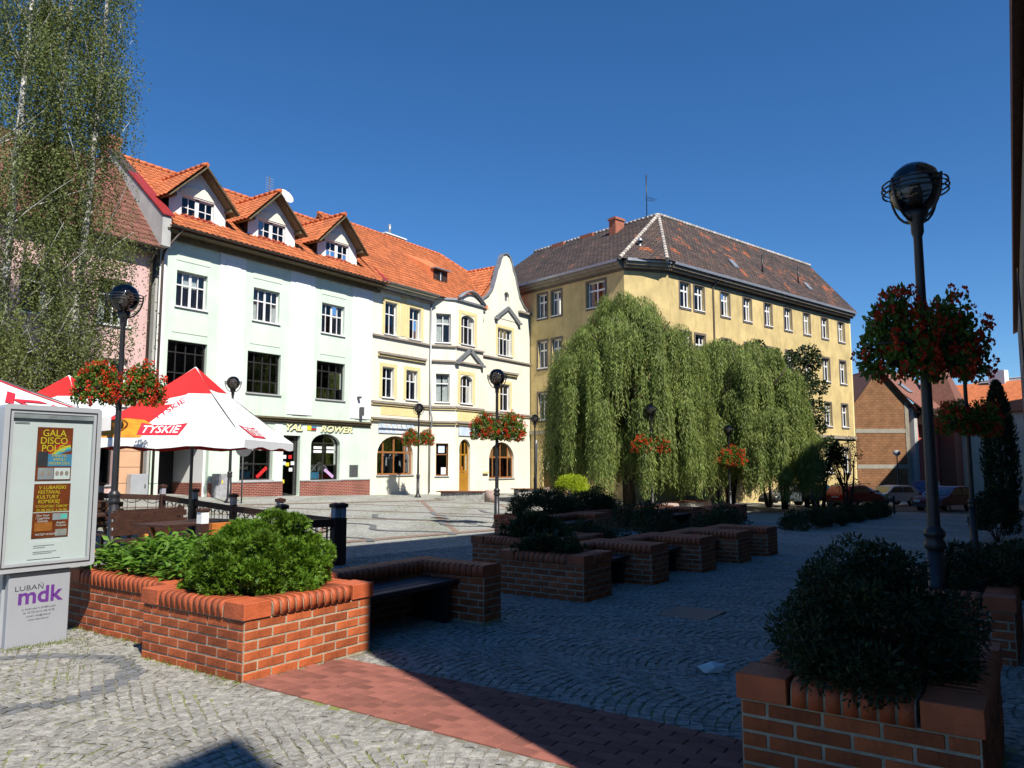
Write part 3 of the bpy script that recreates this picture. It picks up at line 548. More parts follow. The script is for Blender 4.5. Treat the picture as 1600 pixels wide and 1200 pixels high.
# white pilasters between the bays, on both upper storeys
for a, c in ((-.5, -.2), (2.3, 3.62), (6.15, 7.66), (10.2, 11.65)):
    MB().box(a, c, -.03, .0, 3.9, H_E - .25).build('pilaster', 'white_plaster', gh); MB().box(a + .3 if c - a > .6 else a + .05, c - .3 if c - a > .6 else c - .05, -.05, -.03, 3.9, H_E - .75).build('pilaster_strip', 'white_plaster', gh)
for a, c in wins: MB().box(a - .1, c + .1, -.018, 0, 7.0, 7.75).build('panel', 'mint_panel', gh); MB().box(a - .05, c + .1, -.018, 0, 10.05, 10.4).build('panel', 'mint_panel', gh)
for a, c in ((-.5, -.16), (2.11, 3.6), (9.65, 11.65), (5.5, 5.95), (7.1, 7.62)): MB().box(a, c, -.022, .0, .78, 3.45).build('pier', 'white_plaster' if c - a < .5 and a > 0 else 'mint', gh)
for a, c in ((2.1, 6.0), (7.04, 11.65)): MB().box(a, c, -.06, .0, -.5, .73).build('brick_plinth', 'plinth_brick', gh); MB().box(a - .0, c, -.09, .0, .732, .775).build('plinth_ledge', 'sill_grey', gh)
co = MB()
co.box(2.2, 11.6, -.22, 0, 3.66, 3.74); co.box(2.2, 11.6, -.15, 0, 3.56, 3.655); co.box(2.2, 11.6, -.08, 0, 3.48, 3.555); co.build('cornice', 'eave_wood', gh)
for i, (a, c) in enumerate(wins): window(gh, I4, a, c, 8.1, 9.63, (.25, .5, .75), (.62,), curtain=(.95, .9, .7)[i], thick=[.04, .11, .04])
for a, c in ((.02, 1.83), (3.88, 5.72), (7.9, 9.77)): window(gh, I4, a, c, 4.76, 6.66, (.25, .5, .75), (.3, .75), fm='frame_dark', bar=.045)
for (a, c, q, t, r_), nm in zip(SH[1:], ('shop_window', 'shop_door', 'shop_window')):
    W = window(gh, I4, a, c, q, t, (.5,) if nm[5] == 'w' else (.8,), (.33, .62, .8) if nm[5] == 'w' else (.9,), r_, fm='frame_dark', name=nm, sill=nm[5] == 'w', d=.2)
    if nm == 'shop_window':
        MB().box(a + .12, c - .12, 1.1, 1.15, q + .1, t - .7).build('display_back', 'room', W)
        g_ = MB()
        for k in range(2):                           # bicycle wheels on display
            cx = a + .48 + k * .8; g_.ring((cx, .55, q + .42), .3, .02, 20, 5, 'y'); g_.bar((cx - .28, .55, q + .42), (cx + .28, .55, q + .42), .01, .01); g_.bar((cx, .55, q + .14), (cx, .55, q + .7), .01, .01)
        g_.bar((a + .48, .55, q + .42), (a + .9, .55, q + .8), .03, .03); g_.bar((a + .9, .55, q + .8), (a + 1.28, .55, q + .42), .03, .03); g_.build('bicycle_display', 'goods_grey', W)
        for k, (mx, mz) in enumerate(((.28, 1.55), (1.1, 1.55), (.28, 1.36), (1.1, 1.36))): MB().box(a + mx, a + mx + .52, .14, .15, q + mz, q + mz + .13).build('price_card', 'paper', W)
        MB(Matrix.Translation((a + 1.3, .145, q + .35)) @ Matrix.Rotation(.6 if a > 6 else -.7, 4, 'Y')).box(-.35, .35, 0, .01, -.08, .08).build('sale_strip', 'cloth_red' if a < 6 else 'sign_lilac', W)
        MB().box(a + .2, a + .8, .3, .5, q + .08, q + .4).build('goods', 'cloth_blue', W); MB().box(a + 1.0, a + 1.5, .3, .5, q + .08, q + .3).build('goods', 'cloth_red', W)
    else:
        for k, (dx, dz, mm) in enumerate(((.12, 1.75, 'paper'), (.45, 1.75, 'cloth_red'), (.1, 1.45, 'sign_blue'), (.3, 1.4, 'yellow'), (.6, 1.45, 'paper'), (.5, 1.15, 'paper'), (.05, .6, 'yellow'))): MB().box(a + dx, a + dx + .2, .17, .18, q + dz, q + dz + .17).build('door_sticker', mm, W)
MB().box(10.2, 10.78, -.05, -.02, .9, 1.5).build('meter_box', 'iron_grey', gh)
lamp_ = MB().box(10.75, 10.9, -.3, -.1, 4.05, 4.5); lamp_.build('wall_lantern', 'iron_grey', gh); MB().box(10.6, 10.75, -.25, -.03, 4.95, 5.05).build('camera_box', 'iron_grey', gh)
# shop lettering on the wall above the shop windows
v2, f = text_geo('ROWER', .62, .25, .03, .95); decal('shop_lettering', v2, f, lambda x, y: (9.25 + x, -.05, 3.28 + y * .72), 'letter_yellow', gh); decal('lettering_shade', v2, f, lambda x, y: (9.29 + x, -.045, 3.25 + y * .72), 'ink', gh)
v2, f = text_geo('YAL', .62, .25, .03, .95); decal('shop_lettering', v2, f, lambda x, y: (6.55 + x, -.05, 3.28 + y * .72), 'letter_yellow', gh); decal('lettering_shade', v2, f, lambda x, y: (6.59 + x, -.045, 3.25 + y * .72), 'ink', gh)
MB().box(7.38, 7.62, -.055, -.03, 3.18, 3.4).build('shop_emblem', 'yellow', gh); MB().box(7.62, 7.95, -.055, -.03, 3.3, 3.37).build('shop_emblem', 'cloth_blue', gh); MB().box(7.62, 7.95, -.055, -.03, 3.2, 3.27).build('shop_emblem', 'cloth_red', gh)
# passage through the house beside the shop
ps = MB(); ps.box(-.16, -.0, .22, 6, -.6, 3.1); ps.box(2.0, 2.12, .22, 6, -.6, 3.1); ps.box(-.16, 2.12, .22, 6, 3.0, 3.1); ps.box(-.16, 2.12, 6, 6.1, -.6, 3.1); ps.build('passage', 'white_plaster', gh)
MB().box(1.97, 1.999, .24, 6, -.5, .74).build('brick_plinth', 'plinth_brick', gh); MB().box(-.0, .03, .24, 6, -.5, .74).build('brick_plinth', 'plinth_brick', gh)
shell(gh, GX0, GX1, .22, 9.2, -.6, H_E, 'fire_grey')
# main roof
SL = .84; vd = Vector((0, 1, SL)).normalized(); RY = 4.25; rz = lambda y: H_E + .05 + (y + .6) * SL
ro = slab([(GX0 + .1, -.62, rz(-.62)), (GX1 + .45, -.62, rz(-.62)), (GX1 + .45, RY, rz(RY)), (GX0 + .1, RY, rz(RY))]); slab([(GX0 + .1, RY, rz(RY)), (GX1 + .45, RY, rz(RY)), (GX1 + .45, 9.3, H_E), (GX0 + .1, 9.3, H_E)], .12, ro)
roof = ro.build('roof', 'tile_orange', gh)
Ls = (RY + .62) * math.sqrt(1 + SL * SL); tile_field(roof, (GX0 + .15, -.62, rz(-.62)), (1, 0, 0), vd, [(0, 0), (GX1 + .3 - GX0, 0), (GX1 + .3 - GX0, Ls), (0, Ls)], 'tile_orange', TILE)
ridge_caps(roof, (GX0 + .1, RY, rz(RY) + .04), (GX1 + .45, RY, rz(RY) + .04), 'ridge_orange')
ev = MB(); ev.box(GX0 - .05, GX1 + .45, -.6, 0, H_E - .16, H_E - .1); ev.box(GX0 - .05, GX1 + .45, -.14, .0, H_E - .42, H_E - .16); ev.build('eave_boarding', 'eave_wood', gh)
def half_gutter(parent, a, b_, m, r=.075):
    a, b_ = Vector(a), Vector(b_); bb = MB(); d = (b_ - a).normalized(); x = d.cross(Vector((0, 0, 1))).normalized(); k = 8; vs = []
    for p in (a, b_):
        for rr in (r, r * .86):
            for i in range(k + 1): t = math.pi + math.pi * i / k; vs.append(p + x * rr * math.cos(t) + Vector((0, 0, rr * math.sin(t))))
    n = k + 1
    for o_ in (0, n): bb.add(vs[o_:o_ + n] + vs[2 * n + o_:2 * n + o_ + n], [(i, i + 1, n + i + 1, n + i) for i in range(k)], True)
    for i in (0, k): bb.add([vs[i], vs[n + i], vs[3 * n + i], vs[2 * n + i]], [(0, 1, 2, 3)])
    return bb.build('gutter', m, parent)
half_gutter(gh, (GX0, -.70, H_E + .02), (GX1 + .5, -.70, H_E + .02), 'gutter_brown', .085)
dp = MB(); dp.tube([(.05, -.68, H_E - .05), (-.32, -.12, H_E - .9), (-.42, -.1, H_E - 1.2), (-.42, -.1, .3)], .05, 8); dp.build('downpipe', 'gutter_brown', gh)
# fire wall on the west side with red sheet capping
fw = MB(); prof = [(-.55, H_E - .9), (-.55, H_E + .35), (RY, rz(RY) + .3), (9, H_E + .2), (9, H_E - .9)]; fw.prism(prof, -.78, -.4, 'x'); fw.build('fire_wall', 'fire_grey', gh)
cp = MB(); cp.add([(x, y, z) for x in (-.82, -.3) for y, z in ((-.62, H_E + .36), (-.62, H_E + .42), (RY * .52, rz(RY * .52) + .40), (RY * .52, rz(RY * .52) + .34))], [(0, 1, 2, 3), (4, 7, 6, 5), (0, 4, 5, 1), (1, 5, 6, 2), (2, 6, 7, 3), (3, 7, 4, 0)]); cp.build('capping', 'sheet_red', gh)
cp = MB(); y0 = RY * .52 + .005; cp.add([(x, y, z) for x in (-.82, -.35) for y, z in ((y0, rz(y0) + .34), (y0, rz(y0) + .40), (RY, rz(RY) + .37), (RY, rz(RY) + .31))], [(0, 1, 2, 3), (4, 7, 6, 5), (0, 4, 5, 1), (1, 5, 6, 2), (2, 6, 7, 3), (3, 7, 4, 0)]); cp.build('capping', 'gutter_brown', gh)
ch = MB().box(-.85, -.3, RY - .3, RY + .4, rz(RY) - .3, rz(RY) + .75); ch.box(-.92, -.23, RY - .37, RY + .47, rz(RY) + .55, rz(RY) + .68); ch.build('chimney', 'chimney_brick', roof)
cp = MB(); cp.add([(x, y, z) for x in (GX1 + .3, GX1 + .62) for y, z in ((-.64, rz(-.64) + .05), (-.64, rz(-.64) + .16), (RY, rz(RY) + .16), (RY, rz(RY) + .05))], [(0, 1, 2, 3), (4, 7, 6, 5), (0, 4, 5, 1), (1, 5, 6, 2), (2, 6, 7, 3), (3, 7, 4, 0)]); cp.build('capping', 'sheet_red', gh)
# dormers
def dormer(cx, lab):
    yf = .28; hw = 1.36; zb = rz(yf) - .1; ze = 13.0; za = 14.38; ridge_y = (za + .08 - H_E - .05) / SL - .6
    wl = MB(); wz0, wz1 = 12.12, 13.0
    wl.holed([(cx - hw, zb), (cx + hw, zb), (cx + hw, ze), (cx, za - .12), (cx - hw, ze)], [outline(cx - .78, cx + .78, wz0, wz1)], yf, .14)
    D_ = wl.build('dormer', 'white_plaster', gh); D_['label'] = lab
    for s in (-1, 1):
        ck = MB(); x = cx + s * hw; yb = (ze - H_E - .05) / SL - .6; ck.prism([(yf + .01, zb), (yb + .2, ze), (yf + .01, ze)], x - (.04 if s > 0 else -.0), x + (0 if s > 0 else .04), 'x'); ck.build('cheek', 'dark_brown', D_)
    lun = MB(); n = 14; lun.add([(cx + .92 * math.cos(math.pi * i / n), yf - .03, 13.06 + .42 * math.sin(math.pi * i / n)) for i in range(n + 1)] + [(cx + .92 * math.cos(math.pi * i / n), yf + .0, 13.06 + .42 * math.sin(math.pi * i / n)) for i in range(n + 1)], [tuple(range(n + 1))] + [(i, i + 1, n + 2 + i, n + 1 + i) for i in range(n)] + [(0, n + 1, 2 * n + 1, n)]); lun.build('lunette', 'cream', D_)
    fr = MB(); x0, x1 = cx - .78, cx + .78; d = yf + .1
    for a, c, q, t in ((x0, x1, wz0, wz0 + .07), (x0, x1, wz1 - .07, wz1), (x0, x0 + .07, wz0, wz1), (x1 - .07, x1, wz0, wz1), (cx - .09, cx + .09, wz0, wz1)): fr.box(a, c, d, d + .05, q, t)
    for s in (-1, 1): fr.box(cx + s * .42 - .02, cx + s * .42 + .02, d + .002, d + .045, wz0, wz1); fr.box(cx + (.09 if s > 0 else -.75), cx + (.75 if s > 0 else -.09), d + .003, d + .04, 12.5, 12.54)
    fr.build('window_frame', 'frame_white', D_)
    for s0 in (-.71, -.42, .09, .42):
        for q, t in ((wz0 + .06, 12.51), (12.53, wz1 - .06)): MB().add([(cx + s0, d + .025, q), (cx + s0 + .31, d + .025, q), (cx + s0 + .31, d + .025, t), (cx + s0, d + .025, t)], [(0, 1, 2, 3)]).build('pane', 'glass', D_)
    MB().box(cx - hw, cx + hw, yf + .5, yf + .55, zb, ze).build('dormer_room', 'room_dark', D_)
    MB().box(x0 - .05, x1 + .05, yf - .08, yf + .1, wz0 - .05, wz0 + .005).build('sill', 'sheet_red', D_)
    yo = yf - .48; he = hw + .32; zl = ze - .32 * (za - ze) / hw
    for s in (-1, 1):
        e = cx + s * he; ye = (zl - H_E) / SL - .6 + .6
        pts = [(e, yo, zl), (cx, yo, za), (cx, ridge_y, za), (e, ye, zl)]; slab(pts, .1).build('dormer_deck', 'eave_wood', D_)
        u = Vector((0, -s, 0)); v = (Vector((cx, 0, za)) - Vector((e, 0, zl))).normalized(); Lv = math.hypot(he, za - zl)
        if s < 0: o_ = Vector((e, ridge_y, zl)); poly = [(ridge_y - ye, 0), (ridge_y - yo, 0), (ridge_y - yo, Lv), (0, Lv)]; tile_field(D_, o_, (0, -1, 0), v, poly, 'tile_orange', TILE, limit=90)
        else: o_ = Vector((e, yo, zl)); poly = [(0, 0), (ye - yo, 0), (ridge_y - yo, Lv), (0, Lv)]; tile_field(D_, o_, (0, 1, 0), v, poly, 'tile_orange', TILE, limit=60)
        bg_ = MB(); bg_.bar((e, yo - .02, zl - .06), (cx, yo - .02, za - .06), .045, .2, (0, -1, 0)); bg_.build('barge_board', 'eave_wood', D_)
        MB().bar((cx + s * (hw - .02), yo + .02, ze - .22), (cx + s * (hw - .02), yf + .1, ze - .22), .12, .13).build('bracket', 'eave_wood', D_)
    ridge_caps(D_, (cx, yo - .05, za + .08), (cx, ridge_y, za + .08), 'ridge_orange')
dormer(1.3, 'dormer next to the fire wall with red capping'); dormer(5.2, 'middle dormer of the three'); dormer(9.33, 'dormer next to the cream house roof')
an = T('roof_antenna', 'small television antenna mast behind the dormers of the mint house', 'antenna', (7.9, RY - .1, rz(RY) - .1)); MB().tube([(0, 0, 0), (0, 0, 1.7)], .025, 6).build('mast', 'iron_grey', an)
e = MB()
for i in range(6): e.bar((-.25, 0, .9 + i * .14), (.25, 0, .9 + i * .14), .015, .015)
e.build('element', 'alu', an)
ds = T('satellite_dish', 'round white satellite dish on the ridge between two dormers', 'dish', (8.9, RY - .2, rz(RY) - .1)); MB().tube([(0, 0, 0), (0, 0, .55)], .03, 6).build('mast', 'iron_grey', ds)
Dm = Matrix.Translation((0, -.05, .85)) @ Matrix.Rotation(R(62), 4, 'X') @ Matrix.Rotation(0, 4, 'Z'); MB(Dm).lathe([(.0, -.09), (.2, -.06), (.36, 0), (.45, .05), (.455, .055), (.36, .015), (.2, -.045), (0, -.075)], 20).build('reflector', 'canvas_white', ds); MB(Dm).tube([(0, .3, 0), (0, .1, .45)], .015, 6).build('feed_arm', 'iron_grey', ds)
# ================= pink house west of it
ph = T('pink_house', 'pink house with brown tiled roof behind the birch trees', 'house', (-9, 0, 0)); PX = lambda x: x + 9
hp = [outline(PX(-8.4), PX(-6.9), 6.9, 8.7), outline(PX(-5.6), PX(-4.1), 6.9, 8.7), outline(PX(-2.9), PX(-1.6), 6.9, 8.7), outline(PX(-5.6), PX(-4.1), 3.8, 5.6), outline(PX(-2.9), PX(-1.6), 3.8, 5.6), outline(PX(-4.9), PX(-2.0), .75, 2.5)]
MB().holed([(0, -.6), (PX(-.8), -.6), (PX(-.8), 10.2), (0, 10.2)], hp, 0, .2).build('wall', 'pink', ph)
for a, c, q, t in ((-8.4, -6.9, 6.9, 8.7), (-5.6, -4.1, 6.9, 8.7), (-2.9, -1.6, 6.9, 8.7), (-5.6, -4.1, 3.8, 5.6), (-2.9, -1.6, 3.8, 5.6)): window(ph, I4, PX(a), PX(c), q, t, (.5,), (.66,), curtain=.6)
W = window(ph, I4, PX(-4.9), PX(-2.0), .75, 2.5, (.5,), (), fm='frame_dark', name='shop_window'); MB().box(PX(-4.8), PX(-2.1), .95, 1.0, .8, 2.45).build('display_back', 'room', W)
for k, (x, mm, h) in enumerate(((-3.4, 'mint_goods', 1.0), (-2.9, 'mint_goods', .9), (-2.5, 'cloth_white', 1.0), (-3.9, 'cloth_white', 1.3), (-2.3, 'cloth_dark', .7))): MB().lathe([(0, 0), (.16, 0), (.2, h * .6), (.1, h * .75), (.09, h * .9), (0, h * .95)], 10, (PX(x), .5, .8)).build('shop_goods', mm, W)
for i in range(5): MB().box(PX(-1.92), PX(-.8), -.05, 0, .2 + i * .62, .2 + i * .62 + .6).build('cladding_slab', 'salmon', ph)
MB().box(PX(-9), PX(-.8), -.09, 0, 3.3, 3.5).build('ledge', 'salmon', ph)
shell(ph, 0, PX(-.8), .2, 8.5, -.6, 10.2, 'pink')
ps_ = 1.12; pz = lambda y: 10.25 + (y + .45) * ps_; pv_ = Vector((0, 1, ps_)).normalized()
pr_ = slab([(-.2, -.45, pz(-.45)), (PX(-.8), -.45, pz(-.45)), (PX(-.8), 3.4, pz(3.4)), (-.2, 3.4, pz(3.4))]); slab([(-.2, 3.4, pz(3.4)), (PX(-.8), 3.4, pz(3.4)), (PX(-.8), 8.6, 10.2), (-.2, 8.6, 10.2)], .12, pr_); pr_ = pr_.build('roof', 'tile_brown', ph)
Lp = 3.85 * math.sqrt(1 + ps_ ** 2); tile_field(pr_, (0, -.45, pz(-.45)), (1, 0, 0), pv_, [(0, 0), (PX(-.85), 0), (PX(-.85), Lp), (0, Lp)], 'tile_brown', TILEB, .285, .345, 300)
half_gutter(ph, (-.2, -.53, 10.25), (PX(-.75), -.53, 10.25), 'gutter_brown', .08); MB().tube([(PX(-.95), -.5, 10.2), (PX(-.9), -.1, 9.8), (PX(-.9), -.1, .2)], .055, 8).build('downpipe', 'gutter_brown', ph); MB().box(-.1, PX(-.8), -.4, 0, 10.0, 10.12).build('eave_boarding', 'eave_wood', ph)
# ================= cream house with the curved gable and a bay
AX0, AX1 = 11.67, 27.05; ah = T('cream_house', 'cream house with curved gable, bay and arched shop windows', 'house', (AX0, 0, 0)); X = lambda x: x - AX0
def ring_frame(Mx, a, c, q, t, e, m, par, y=-.025, inner=.03):
    o, i = [(a - e, q - .02), (c + e, q - .02), (c + e, t + e), (a - e, t + e)], [(a - inner, q - .02), (c + inner, q - .02), (c + inner, t + inner), (a - inner, t + inner)]
    b = MB(Mx); b.add([(p[0], y_, p[1]) for y_ in (y, 0) for p in o] + [(p[0], y_, p[1]) for y_ in (y, 0) for p in i], [f for k in (1, 2, 3) for j in [(k + 1) % 4] for f in ((k, j, 8 + j, 8 + k), (k, 4 + k, 4 + j, j), (8 + k, 8 + j, 12 + j, 12 + k))]); return b.build('surround', m, par)
def yellow_surround(W_, b, x0, x1, z0, z1, rise=0): ring_frame(I4, X(x0), X(x1), z0, z1, .22, 'cream_dark', ah, -.02)
gab = [(21.45, 11.35)]                                  # right-hand section with the shaped gable
def curve_gable():
    L_ = [(21.35, 12.0), (21.5, 12.15), (22.1, 12.5), (22.6, 13.05), (22.95, 13.9), (23.15, 14.5), (23.4, 14.85), (23.55, 15.3), (23.8, 15.65), (24.18, 15.78)]
    Rr = [(48.36 - x + .0, z) for x, z in L_[:-1]][::-1]; Rr = [(min(x, AX1 + .35), z) for x, z in Rr]
    return L_ + Rr
cg = curve_gable(); front = [(AX0, -.7), (16.5, -.7), (16.5, 11.3), (AX0, 11.3)]; right = [(20.4, -.7), (AX1, -.7), (AX1, 12.0)] + [(x, z) for x, z in cg[::-1] if x <= AX1] + [(20.4, 12.0)]
loc = lambda pl: [(X(x), z) for x, z in pl]
wA = [(12.63, 13.57, 8.66, 10.46, 0), (14.6, 15.56, 8.66, 10.46, 0), (12.5, 13.4, 5.16, 6.82, 0), (14.4, 15.35, 5.16, 6.82, 0)]
MB().holed(loc(front), [outline(X(a), X(c), q, t) for a, c, q, t, _ in wA] + [outline(X(12.2), X(15.05), .95, 3.08, 1.0)], 0, .2).build('wall', 'cream', ah)
wE = [(23.23, 24.87, 8.76, 10.55, 0), (23.5, 24.6, 5.05, 6.82, 0)]
hol = [outline(X(a), X(c), q, t) for a, c, q, t, _ in wE] + [outline(X(22.28), X(25.1), .62, 2.98, 1.1), outline(X(23.95), X(24.55), 12.5, 13.15, .3, 10)]
MB().holed(loc(right), hol, 0, .2).build('gable_wall', 'cream', ah)
b = MB()
for a, c, q, t, r_ in wA + wE[:1]: window(ah, I4, X(a), X(c), q, t, (.5,) if c - a < 1.2 else (.25, .5, .75), (.64,), curtain=.7, fw=.06); yellow_surround(None, b, a, c, q, t)
window(ah, I4, X(23.5), X(24.6), 5.05, 6.82, (.5,), (.64,), curtain=.5, fw=.06); yellow_surround(None, b, 23.5, 24.6, 5.05, 6.82); MB().box(X(13.6) + .25, X(14.6) - .25, -.02, 0, 8.7, 10.9).build('wall_panel', 'cream_dark', ah); MB().box(X(12.4), X(15.6), -.015, 0, 4.2, 4.75).build('wall_panel', 'cream_dark', ah)
window(ah, I4, X(23.95), X(24.55), 12.5, 13.15, (.5,), (), .3, fw=.05, sill=False)
for a, c, q, t, ri, cl in ((12.2, 15.05, .95, 3.08, 1.0, ('cloth_white', 'goods_grey', 'cloth_white', 'cloth_dark', 'cloth_white')), (22.28, 25.1, .62, 2.98, 1.1, ('cloth_red', 'cloth_white', 'cloth_red', 'cloth_red', 'cloth_blue'))):
    W = window(ah, I4, X(a), X(c), q, t, (.2, .5, .8), (.58,), ri, fm='frame_wood', name='shop_window', bar=.09, fw=.1, d=.14); MB().box(X(a), X(c), .9, .95, q, t).build('display_back', 'goods_grey', W)
    for k, mm in enumerate(cl):                         # dressed busts on display
        x = X(a) + .35 + k * (c - a - .7) / 4; h = .95 + .25 * (k % 2); MB().lathe([(0, 0), (.2, 0), (.17, h * .5), (.2, h * .75), (.1, h * .88), (.05, h * .9), (.085, h * .98), (.08, h * 1.08), (0, h * 1.13)], 10, (x, .38 + .1 * (k % 2), q + .05)).build('dressed_bust', mm, W)
# bay: slanted side and front
B0, B1, B2 = (16.5, 0), (17.72, -.9), (20.4, -.9); ang = math.atan2(-.9, 1.22); Mb = Matrix.Translation((X(16.5), 0, 0)) @ Matrix.Rotation(ang, 4, 'Z'); Lb = math.hypot(1.22, .9)
MB(Mb).holed([(0, -.7), (Lb, -.7), (Lb, 11.3), (0, 11.3)], [outline(.28, 1.18, 8.7, 10.45), outline(.3, 1.14, 5.15, 6.85), outline(.35, 1.1, .85, 2.75)], 0, .18).build('bay_side', 'cream', ah)
for q, t in ((8.7, 10.45), (5.15, 6.85)): window(ah, Mb, .28 if q > 8 else .3, 1.18 if q > 8 else 1.14, q, t, (.5,) if q > 8 else (), (.66,), curtain=.9, fw=.06)
W = window(ah, Mb, .35, 1.1, .85, 2.75, (), (.66,), fm='frame_wood', name='slim_window'); MB(Mb).box(.52, .9, .13, .14, 2.2, 2.6).build('notice', 'sign_blue', W); MB(Mb).box(.7, .98, .13, .14, .95, 1.35).build('notice', 'paper', W)
Mf = Matrix.Translation((X(17.72), -.9, 0)); Lf = 2.68
MB(Mf).holed([(0, -.7), (Lf, -.7), (Lf, 11.3), (Lf - .3, 11.55), (Lf * .6, 11.95), (Lf * .4, 11.9), (.4, 11.5), (0, 11.3)], [outline(.49, 1.77, 8.75, 10.55, .3), outline(.45, 1.6, 5.15, 6.86, .3), outline(.38, 1.45, -.2, 3.02, .55)], 0, .18).build('bay_front', 'cream', ah)
window(ah, Mf, .49, 1.77, 8.75, 10.55, (.33, .67), (.62,), .3, curtain=.8, fw=.06); window(ah, Mf, .45, 1.6, 5.15, 6.86, (.33, .67), (.62,), .3, curtain=.7, fw=.06)
for z0, z1, a, c in ((8.75, 10.55, .49, 1.77), (5.15, 6.86, .45, 1.6)): ring_frame(Mf, a, c, z0, z1, .24, 'cream_dark', ah, -.02)
MB(Mf).box(.2, 2.3, -.015, 0, 4.1, 4.75).build('wall_panel', 'cream_dark', ah)
D_ = window(ah, Mf, .38, 1.45, -.25, 3.02, (.33, .67), (.42, .72), .55, fm='door_ochre', name='arched_door', sill=False, fw=.1, bar=.09); MB(Mf).box(.47, 1.36, .17, .2, -.25, 1.05).build('door_panel', 'door_ochre', D_); MB(Mf).box(.7, .9, .14, .155, 1.15, 1.4).build('door_notice', 'wood_orange', D_)
MB().box(X(20.39), X(20.4) + .01, -.9, 0, -.7, 11.3).build('bay_return', 'cream', ah)
bt = MB(); bt.prism([(X(16.4), .2), (X(16.4), 0), (X(17.68), -1.02), (X(20.48), -1.02), (X(20.48), .2)], 11.3, 11.42); bt.build('bay_cornice', 'zinc', ah)
bv = MB(Mf); n = 10; bv.add([(Lf * i / n - .05 + .1 * i / n, y, 11.42 + .62 * math.sin(math.pi * min(1, max(0, (i / n - .08) / .92))) + dz) for dz in (0, .1) for y in (-.2, .15) for i in range(n + 1)], [(i, i + 1, n + 2 + i, n + 1 + i) for i in range(n)] + [(2 * n + 2 + i, 3 * n + 3 + i, 3 * n + 4 + i, 2 * n + 3 + i) for i in range(n)] + [(i, 2 * n + 2 + i, 2 * n + 3 + i, i + 1) for i in range(n)], True); bv.build('bay_pediment', 'zinc', ah)
# string courses, hood mouldings
def moulding(pts, z, h=.1, d=.12, m='moulding', name='string_course'):
    bb = MB()
    for (x0, y0), (x1, y1) in zip(pts, pts[1:]):
        a = Vector((X(x0), y0, 0)); c = Vector((X(x1), y1, 0)); t = (c - a).normalized(); o_ = Vector((t.y, -t.x, 0)); bb.add([a, c, c + o_ * d, a + o_ * d, a + Vector((0, 0, h)), c + Vector((0, 0, h)), c + o_ * d + Vector((0, 0, h)), a + o_ * d + Vector((0, 0, h))], [(0, 1, 2, 3), (7, 6, 5, 4), (3, 2, 6, 7), (0, 3, 7, 4), (1, 5, 6, 2)])
    for v in range(len(bb.v)): bb.v[v] = (bb.v[v][0], bb.v[v][1], bb.v[v][2] + z)
    return bb.build(name, m, ah)
line = [(AX0, 0), B0, B1, B2, (20.4, 0), (AX1, 0)]
moulding(line, 8.44); moulding(line, 4.82, .12, .14); moulding(line, 4.72, .1, .08, 'cream_dark'); moulding(line[:5], 3.95, .1, .2); moulding(line[:5], 3.84, .1, .12, 'cream_dark'); moulding([(12.1, 0), (15.95, 0)], 7.5, .12, .2); moulding([(12.1, 0), (15.95, 0)], 7.38, .12, .12, 'cream_dark')
moulding([(11.9, 0), B0], 10.98, .1, .18); moulding([(22.9, 0), (25.4, 0)], 7.55, .12, .22); moulding([(22.9, 0), (25.4, 0)], 7.43, .12, .14, 'cream_dark'); moulding(line[1:4], 7.55, .1, .14); moulding([(25.6, 0), (AX1 + .1, 0)], 11.95, .14, .22)
for bx, by, z, w in ((24.3, 0, 11.2, 1.35), (19.0, -.9, 7.6, 1.25)):
    bb = MB()
    for s in (-1, 1): bb.bar((X(bx) + s * w, by - .1, z), (X(bx), by - .1, z + .85), .24, .11, (0, -1, 0)); bb.box(X(bx) + s * w - .15, X(bx) + s * w + .15, by - .24, by, z - .12, z + .02)
    bb.build('pediment', 'zinc', ah); MB().prism([(X(bx) - w + .15, z + .02), (X(bx) + w - .15, z + .02), (X(bx), z + .8)], by - .03, by - .002, 'y').build('pediment_field', 'cream', ah)
cpb = MB(); gl = [(X(x), z) for x, z in cg if x <= AX1 + .3]; nn = len(gl); 
for (x0, z0), (x1, z1) in zip(gl, gl[1:]): cpb.bar((x0, .08, z0 + .03), (x1, .08, z1 + .03), .34, .08, (0, -1, 0) if False else (0, 0, 1))
cpb.build('gable_coping', 'zinc', ah)
for a, c in ((16.35, 0.0), (20.62, 0)): MB().tube([(X(a), -.1, 11.2), (X(a), -.12, 4.6), (X(a), -.24, 4.2), (X(a), -.24, 3.8), (X(a), -.1, 3.5), (X(a), -.1, -.1)], .055, 8).build('downpipe', 'zinc', ah)
for a, c, lab in ((12.25, 15.0, 'THES'), (18.0, 19.6, 'SKLEP'), (22.9, 25.6, '')):
    y = -.06 if a != 18.0 else -.96; MB().box(X(a), X(c), y, y + .04, 3.22, 3.72).build('shop_sign', 'sign_blue' if a < 20 else 'sign_lilac', ah)
    if lab == 'THES': v2, f = text_geo(lab, .62, 0, .02, 1.25); decal('sign_lettering', v2, f, lambda x, y_: (X(13.5) + x, -.066, 3.47 + y_), 'paper', ah)
aw = MB(); aw.bar((X(12.1), -.35, 3.8), (X(15.2), -.35, 3.8), .05, .06)
for i in range(8): aw.bar((X(12.2 + i * .4), -.03, 3.93), (X(12.2 + i * .4 + .2), -.34, 3.82), .02, .02)
aw.build('awning_frame', 'iron_grey', ah); MB().box(X(21.2), X(22.1), -.14, 0, .95, 1.08).build('wall_ledge', 'cream_dark', ah)
shell(ah, 0, X(AX1), .2, 9.5, -.7, 11.3, 'cream')
AS = .912; az = lambda y: 11.4 + (y + .5) * AS; av = Vector((0, 1, AS)).normalized(); AR = 4.6; VT = (24.2, 3.35)
